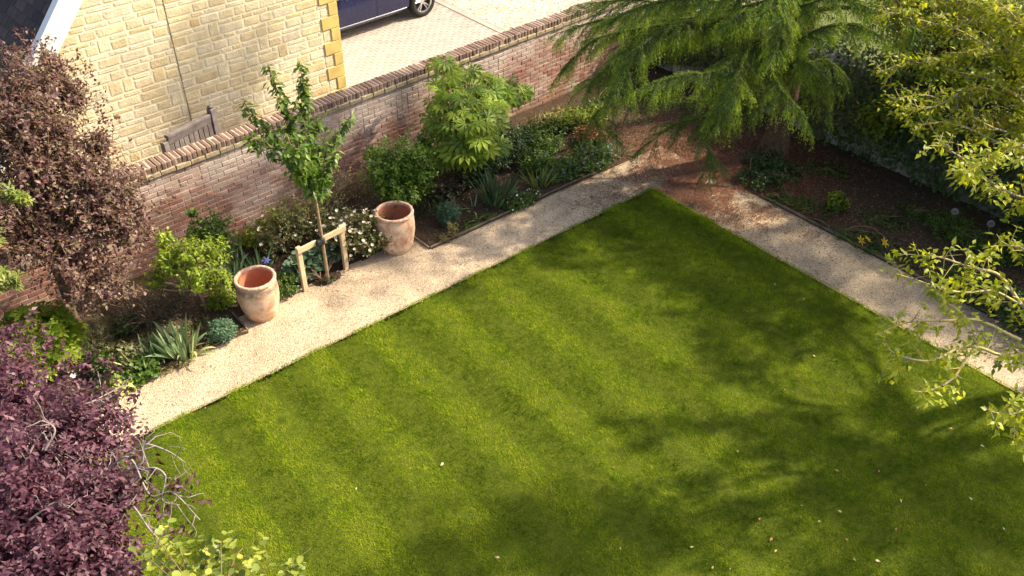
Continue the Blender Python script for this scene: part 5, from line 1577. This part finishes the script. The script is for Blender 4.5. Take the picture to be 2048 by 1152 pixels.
S('comfrey_plant', 'pale yellowish leafy plant at the wall foot left of the cedar', 'plant', (1085, 262), [(0, 0, .14, .36, .2, .15), (.5, .1, .1, .3, .16, .11)], 150, 5, .10, .07, .03, T_LEAF, F_STRAW, 134, nstems=10, nparts=30)
S('leafy_plant', 'dark green leafy patch at the wall foot left of the rusty fern', 'plant', (1060, 290), [(0, 0, .16, .4, .26, .16), (.55, .0, .12, .3, .24, .13)], 240, 5, .10, .06, .036, T_LEAF, F_GREEN, 135, nstems=10)
iris('pale strappy leaves under the left cedar branches', G(1240, 312)[:2], 14, .44, .026, F_IRIS, 136, spread=.75, kinds=(2, 3, 3, 2))
S('leafy_plant', 'low shaded plants along the foot of the wall right of the fingered-leaf shrub', 'plant', (1180, 225), [(0, 0, .10, .6, .2, .11), (.9, .1, .1, .5, .2, .1)], 200, 5, .10, .055, .03, T_LEAF, F_DKGREEN, 137, nstems=10)

S('leafy_plant', 'mid-green leafy drift between the dark bush and the blue-flowered ground cover', 'plant', (1075, 335), [(0, 0, .16, .34, .24, .16), (.4, .25, .14, .36, .24, .14)], 220, 6, .09, .055, .032, T_LEAF, F_GREEN, 151, nstems=10)
S('leafy_plant', 'olive-green leafy drift at the shaded wall foot above the rusty fern', 'plant', (1150, 255), [(0, 0, .14, .4, .24, .14), (.5, -.05, .12, .34, .22, .12), (-.45, .1, .14, .3, .2, .14)], 260, 6, .09, .06, .03, T_LEAF, F_HEDGE, 152, nstems=10)
iris('thin grassy tuft between the rusty fern and the cedar shade', G(1215, 275)[:2], 22, .36, .018, F_GREEN, 153, spread=.8, kinds=(2, 3, 3, 2), name='grass_tuft', cat='grass tuft', group='grassy tufts in the corner bed')
iris('thin grassy tuft left of the rusty fern', G(1130, 300)[:2], 22, .34, .016, F_GREEN, 154, spread=.8, kinds=(2, 3, 3, 2), name='grass_tuft', cat='grass tuft', group='grassy tufts in the corner bed')
S('groundcover_plant', 'low dark leaves on soil between the smooth pot and the blue-green plant', 'plant', (862, 425), [(0, 0, .05, .26, .2, .06), (.2, .3, .08, .3, .24, .1)], 110, 5, .07, .045, .026, T_LEAF, F_DKGREEN, 155, nstems=4)
S('groundcover_plant', 'low green weeds along the edging board below the tall blue-green iris', 'plant', (955, 445), [(0, 0, .04, .32, .10, .05)], 90, 5, .05, .032, .018, T_SMALL, F_GREEN, 156, nstems=4)
S('leafy_plant', 'yellowish-green leafy plants behind the rose bush near the wall foot', 'plant', (560, 470), [(0, 0, .22, .3, .2, .2), (-.4, -.1, .18, .26, .2, .17)], 160, 6, .09, .055, .03, T_LEAF, F_HEDGE, 157, nstems=8)
S('groundcover_plant', 'low green leaves beneath the lime-green shrub stem', 'plant', (395, 655), [(0, 0, .05, .2, .14, .06), (-.4, -.1, .05, .2, .16, .06)], 80, 5, .06, .04, .022, T_LEAF, F_OLIVE, 158, nstems=4)
S('groundcover_plant', 'yellowish low weeds along the path edge below the largest iris', 'plant', (355, 735), [(0, 0, .04, .22, .08, .05), (.35, .1, .04, .2, .08, .04)], 70, 5, .05, .034, .018, T_SMALL, F_STRAW, 159, nstems=4)
S('leafy_plant', 'olive leafy plants behind the largest iris, in front of the dusky bush', 'plant', (330, 680), [(0, 0, .10, .28, .14, .11), (-.3, -.1, .1, .2, .14, .11)], 120, 5, .07, .045, .024, T_LEAF, F_OLIVE, 160, nstems=6)
S('leafy_plant', 'mid-green leafy mound between the grey-green bush and the path', 'plant', (225, 740), [(0, 0, .14, .2, .16, .15), (.2, -.1, .1, .16, .14, .11)], 120, 6, .08, .05, .03, T_LEAF, F_GREEN, 166, nstems=6, nparts=40)
iris('pale grey-green iris clump between the lime-green shrub and the dusky bush', G(470, 570)[:2], 18, .44, .040, F_IRIS, 167, spread=.5)
# ------------------------------------------------------------------ right bed
S('groundcover_plant', 'dark green ground cover round the foot of the cedar', 'plant', (1515, 365), [(0, 0, .09, .34, .34, .10), (.45, -.1, .1, .4, .34, .11), (.5, .3, .1, .3, .3, .12)], 300, 5, .08, .05, .034, T_LEAF, F_DKGREEN, 140, nstems=8)
iris('grassy arching leaves at the right path edge, nearer the cedar', G(1590, 412)[:2], 26, .30, .016, F_GREEN, 141, spread=.9, kinds=(1, 2, 3, 3), group='arching grassy clumps along the right path', name='daylily_plant', cat='daylily')
iris('grassy arching leaves at the right path edge, further from the cedar', G(1630, 430)[:2], 26, .32, .016, F_GREEN, 142, spread=.9, kinds=(1, 2, 3, 3), group='arching grassy clumps along the right path', name='daylily_plant', cat='daylily')
S('leafy_plant', 'small bright green leafy plant alone on dark soil in the right border', 'plant', (1670, 420), [(0, 0, .14, .14, .14, .13)], 60, 5, .07, .06, .05, T_ROUND, F_HEDGE, 143, nstems=6, nparts=60)
star = bloom_mesh('flower', M_YELLOWP, 6, .12, .2)
for k, (q, lab) in enumerate((((1722, 500), 'yellow daylily with two blooms at the right path edge'), ((1770, 512), 'yellow daylily with a single bloom near the overhanging branch'))):
    e = iris(lab, G(*q)[:2], 18, .34, .016, F_GREEN, 144 + k, spread=.85, kinds=(1, 2, 3, 2), group='yellow daylilies by the right path', name='daylily_plant', cat='daylily')
    blooms(e, star, [G(1722, 481, .15), G(1735, 478, .2)] if k == 0 else [G(1769, 485, .2)], .075, np.random.default_rng(9))
S('groundcover_plant', 'low brownish weeds along the right path edge below the yellow flowers', 'plant', (1665, 462), [(0, 0, .05, .10, .5, .05), (.25, -.9, .05, .2, .6, .06)], 150, 5, .06, .04, .018, T_SMALL, F_DUSK, 146, nstems=4)
for q, lab, sd in (((1560, 398), 'low green tuft on the right path edge beside the cedar shade', 161), ((1700, 475), 'low green tuft on the right path edge before the yellow flowers', 162), ((1745, 440), 'thin green seedlings on bare soil behind the yellow flowers', 163), ((1820, 430), 'low green weeds on shaded soil near the rubble wall', 164), ((1640, 340), 'low weeds on reddish soil right of the cedar trunk', 165)):
    S('groundcover_plant', lab, 'plant', q, [(0, 0, .05, .22, .22, .06), (.12, -.3, .05, .2, .2, .05)], 70, 5, .06, .045, .02, T_LEAF, F_GREEN, sd, nstems=4, group='low weeds in the right border')
S('cranesbill_plant', 'feathery mid-green clump under the overhanging tree in the right border', 'plant', (1900, 470), [(0, 0, .14, .34, .36, .15), (-.1, -.6, .15, .36, .36, .15), (.3, -1.0, .15, .4, .4, .16)], 420, 6, .08, .05, .018, T_SMALL, F_GREEN, 147, nstems=10)
S('boxwood_bush', 'dark green bush at the right path edge under the overhanging tree', 'bush', (2010, 660), [(.2, 0, .22, .32, .5, .24), (.25, -.8, .25, .35, .5, .26), (.3, .7, .2, .3, .45, .22)], 520, 6, .09, .055, .036, T_LEAF, F_DKGREEN, 148, nstems=16)
def allium(q, label):
    b = G(*q); e = empty('allium_plant', (b[0], b[1], 0), 0, label, 'flower', 'round allium seed heads')
    h = .42
    V, F = tube_arrays([(curve_pts(((b[0], b[1], 0), (b[0] + .02, b[1], .2), (b[0], b[1] + .01, h)), 4), np.full(9, .005))], 5)
    link('stem', fast_mesh('stem', V, F, F_OLIVE), e)
    r = np.random.default_rng(int(q[0])); n = 420
    u = norm(r.normal(0, 1, (n, 3))); c = np.array((b[0], b[1] + .01, h + .05))
    w = norm(np.cross(u, r.normal(0, 1, (n, 3)))) * .006
    V = np.stack((c + u * .005 - w * .3, c + u * .052 - w, c + u * .052 + w), 1).reshape(-1, 3)
    tag(link('seed_head', fast_mesh('seed_head', V, np.arange(3 * n).reshape(-1, 3), plain('seed_grey', (.38, .33, .34), .8)), e), kind='stuff')
allium((1893, 475), 'pale round allium head standing clear in the right border')
allium((1963, 500), 'mauve-grey round allium head nearer the overhanging tree')

# ------------------------------------------------------------------ litter
def litter():
    r = np.random.default_rng(23); n = 110000
    # cedar needles and scales blown off the tree
    a = r.uniform(0, 6.283, n); q = np.abs(r.normal(0, 1.25, n))
    x = .85 + np.cos(a) * q * 1.1; y = -.35 + np.sin(a) * q * 1.1
    ok = ((x > .0) | (y > .0)) & (x < 3.4) & (y < 3.0)
    x, y = x[ok], y[ok]; n = len(x)
    c = np.where(wav(x, y, 5, 70) + .6 * wav(x, y, 13, 71) > r.normal(0, .45, n))[0]
    x, y = x[c], y[c]; n = len(x)
    b = r.uniform(0, 6.283, n); L = r.uniform(.02, .055, n)
    D = np.stack((np.cos(b), np.sin(b), r.normal(0, .15, n)), -1); W = np.stack((-np.sin(b), np.cos(b), np.zeros(n)), -1) * r.uniform(.0025, .0075, n)[:, None]
    z = .010 + .042 * np.clip(np.maximum((x - PATH_R) / .4, (y - PATH_L) / .4), 0, 1) + r.uniform(0, .012, n)
    p = np.stack((x, y, z), -1)
    V = np.stack((p - W, p + W, p + D * L[:, None]), 1).reshape(-1, 3)
    m = varied('fallen_needle', [(0, (.085, .032, .018)), (.5, (.165, .062, .034)), (1, (.26, .125, .07))], bstr=0)
    tag(link('fallen_needles', fast_mesh('fallen_needles', V, np.arange(3 * n).reshape(-1, 3), m)), 'reddish brown fallen cedar needles on the path corner and soil', 'needles', kind='stuff')
    # crumbs of leaf and twig on soil and gravel
    n = 15000
    x = r.uniform(-9.5, 3.3, n); y = r.uniform(.02, 3.2, n)
    x2 = r.uniform(.02, 3.3, n); y2 = r.uniform(-7, 0, n)
    x, y = np.concatenate((x, x2)), np.concatenate((y, y2)); n = len(x)
    keep = np.where(is_path(x, y), r.random(n) < .16, True); x, y = x[keep], y[keep]; n = len(x)
    b = r.uniform(0, 6.283, n); L = r.uniform(.012, .04, n)
    D = np.stack((np.cos(b), np.sin(b), r.normal(.1, .2, n)), -1); W = np.stack((-np.sin(b), np.cos(b), r.normal(0, .2, n)), -1) * r.uniform(.002, .009, n)[:, None]
    z = np.where(is_path(x, y), .010, soil_z(x, y) + .012)
    p = np.stack((x, y, z), -1)
    V = np.stack((p - W, p + W, p + D * L[:, None]), 1).reshape(-1, 3)
    m = varied('leaf_crumb', [(0, (.06, .04, .025)), (.4, (.14, .095, .06)), (.8, (.26, .20, .12)), (1, (.42, .33, .22))], bstr=0)
    tag(link('leaf_litter', fast_mesh('leaf_litter', V, np.arange(3 * n).reshape(-1, 3), m)), 'scattered dry leaf crumbs and twigs on soil and gravel', 'leaf litter', kind='stuff')
litter()
def pebbles():
    r = np.random.default_rng(29); n = 9000
    x = np.concatenate((r.uniform(-9.6, 1.15, n), r.uniform(.0, 1.15, n // 2))); y = np.concatenate((r.uniform(-.05, 1.4, n), r.uniform(-7, .0, n // 2)))
    k = is_path(x, y) | ((np.abs(y) < .05) & (r.random(len(x)) < .3)); x, y = x[k], y[k]; n = len(x)
    T = np.array([(1, 0, 0), (-.5, .87, 0), (-.5, -.87, 0), (0, 0, .8)]); F = np.array([(0, 1, 3), (1, 2, 3), (2, 0, 3)])
    a = r.uniform(0, 6.283, n); s = r.gamma(4, .0016, n) + .003
    R = np.stack((np.cos(a), np.sin(a)), -1)
    V = np.stack((x[:, None] + s[:, None] * (T[None, :, 0] * R[:, :1] - T[None, :, 1] * R[:, 1:]), y[:, None] + s[:, None] * (T[None, :, 0] * R[:, 1:] + T[None, :, 1] * R[:, :1]), gz(x, y)[:, None] + s[:, None] * T[None, :, 2]), -1).reshape(-1, 3)
    F = (F[None] + (np.arange(n) * 4)[:, None, None]).reshape(-1, 3)
    m = varied('pebble', [(0, (.22, .15, .09)), (.4, (.42, .31, .20)), (1, (.62, .50, .36))], bstr=0)
    tag(link('loose_pebbles', fast_mesh('loose_pebbles', V, F, m)), 'loose small stones lying on the gravel path', 'pebbles', kind='stuff')
pebbles()
# single fallen leaves and petals on the lawn
spots = [(713, 975), (1424, 1138), (1460, 1140), (1570, 780), (1836, 812), (1600, 1011), (1684, 1025), (1801, 998), (1757, 945), (1906, 858), (1960, 890), (1545, 1075), (1549, 1103), (1640, 1045), (1690, 1076), (1706, 1115), (1750, 1120), (1518, 1040), (1626, 710), (1549, 569), (1607, 600), (1000, 1115), (887, 925), (1230, 935), (1850, 970), (1945, 1000), (1790, 1060), (1380, 1095), (1240, 1094), (1670, 940), (1475, 905), (2010, 1060)]
pet = [fast_mesh('fallen_leaf', T_LEAF[0] * np.array((1, .5, 1)), T_LEAF[1], varied('dry_leaf_%d' % k, [(0, c), (1, tuple(v * .8 for v in c))], bstr=0)) for k, c in enumerate(((.55, .42, .16), (.62, .54, .30), (.42, .20, .08)))]
for k, s in enumerate(spots):
    g = G(*s, LAWN_Z + .03)
    o = link('fallen_leaf', pet[k % 3 if k > 3 else (1, 0, 0, 2)[k]])
    o.location = g; o.rotation_euler = (random.uniform(-.5, .5), random.uniform(-.4, .4), random.uniform(0, 6.28)); o.scale = (random.uniform(.035, .06),) * 3
    c_ = (k % 3 if k > 3 else (1, 0, 0, 2)[k])
    tag(o, ('tiny straw-yellow fallen leaf on the mown lawn', 'tiny cream-coloured fallen leaf on the mown lawn', 'tiny rust-brown fallen leaf on the mown lawn')[c_], 'leaf', ('straw-yellow fallen leaves on the lawn', 'cream fallen leaves on the lawn', 'rusty fallen leaves on the lawn')[c_])
# ------------------------------------------------------------------ trees out of view that shade the lawn
shade_tree((3.2, -8.0), [(1.7, -6.9, 7.5, 1.2, .75, .7), (2.7, -7.9, 7.4, 1.0, .7, .7), (.6, -6.6, 7.2, .7, .5, .5)], 201, 'tall spreading tree out of view right of the lawn, throwing dappled shade', 130)
shade_tree((6.0, -9.6), [(6.1, -9.3, 7.4, 1.3, 1.1, 1.0), (5.2, -10.4, 6.8, 1.4, 1.2, 1.0), (3.4, -9.9, 6.8, 1.2, 1.1, .9)], 202, 'broad tall tree out of view at the lower right, throwing shade on the near lawn', 105)
shade_tree((8.3, -5.0), [(8.2, -4.5, 8.0, 1.0, .9, .8), (8.4, -6.0, 8.0, 1.1, .9, .8), (7.6, -3.5, 7.6, .9, .7, .7), (9.1, -6.3, 7.6, .9, .9, .7), (9.2, -7.9, 7.8, 1.0, 1.0, .7)], 203, 'tall tree out of view beyond the rubble wall, shading the lawn corner', 380)
shade_tree((7.0, -.4), [(5.8, .0, 12.0, 1.2, .5, .6), (7.0, -1.2, 11.3, 1.3, .6, .6), (4.5, .4, 11.6, 1.1, .45, .5)], 204, 'very tall thin-crowned tree out of view beyond the cedar, dappling the brick wall', 130)
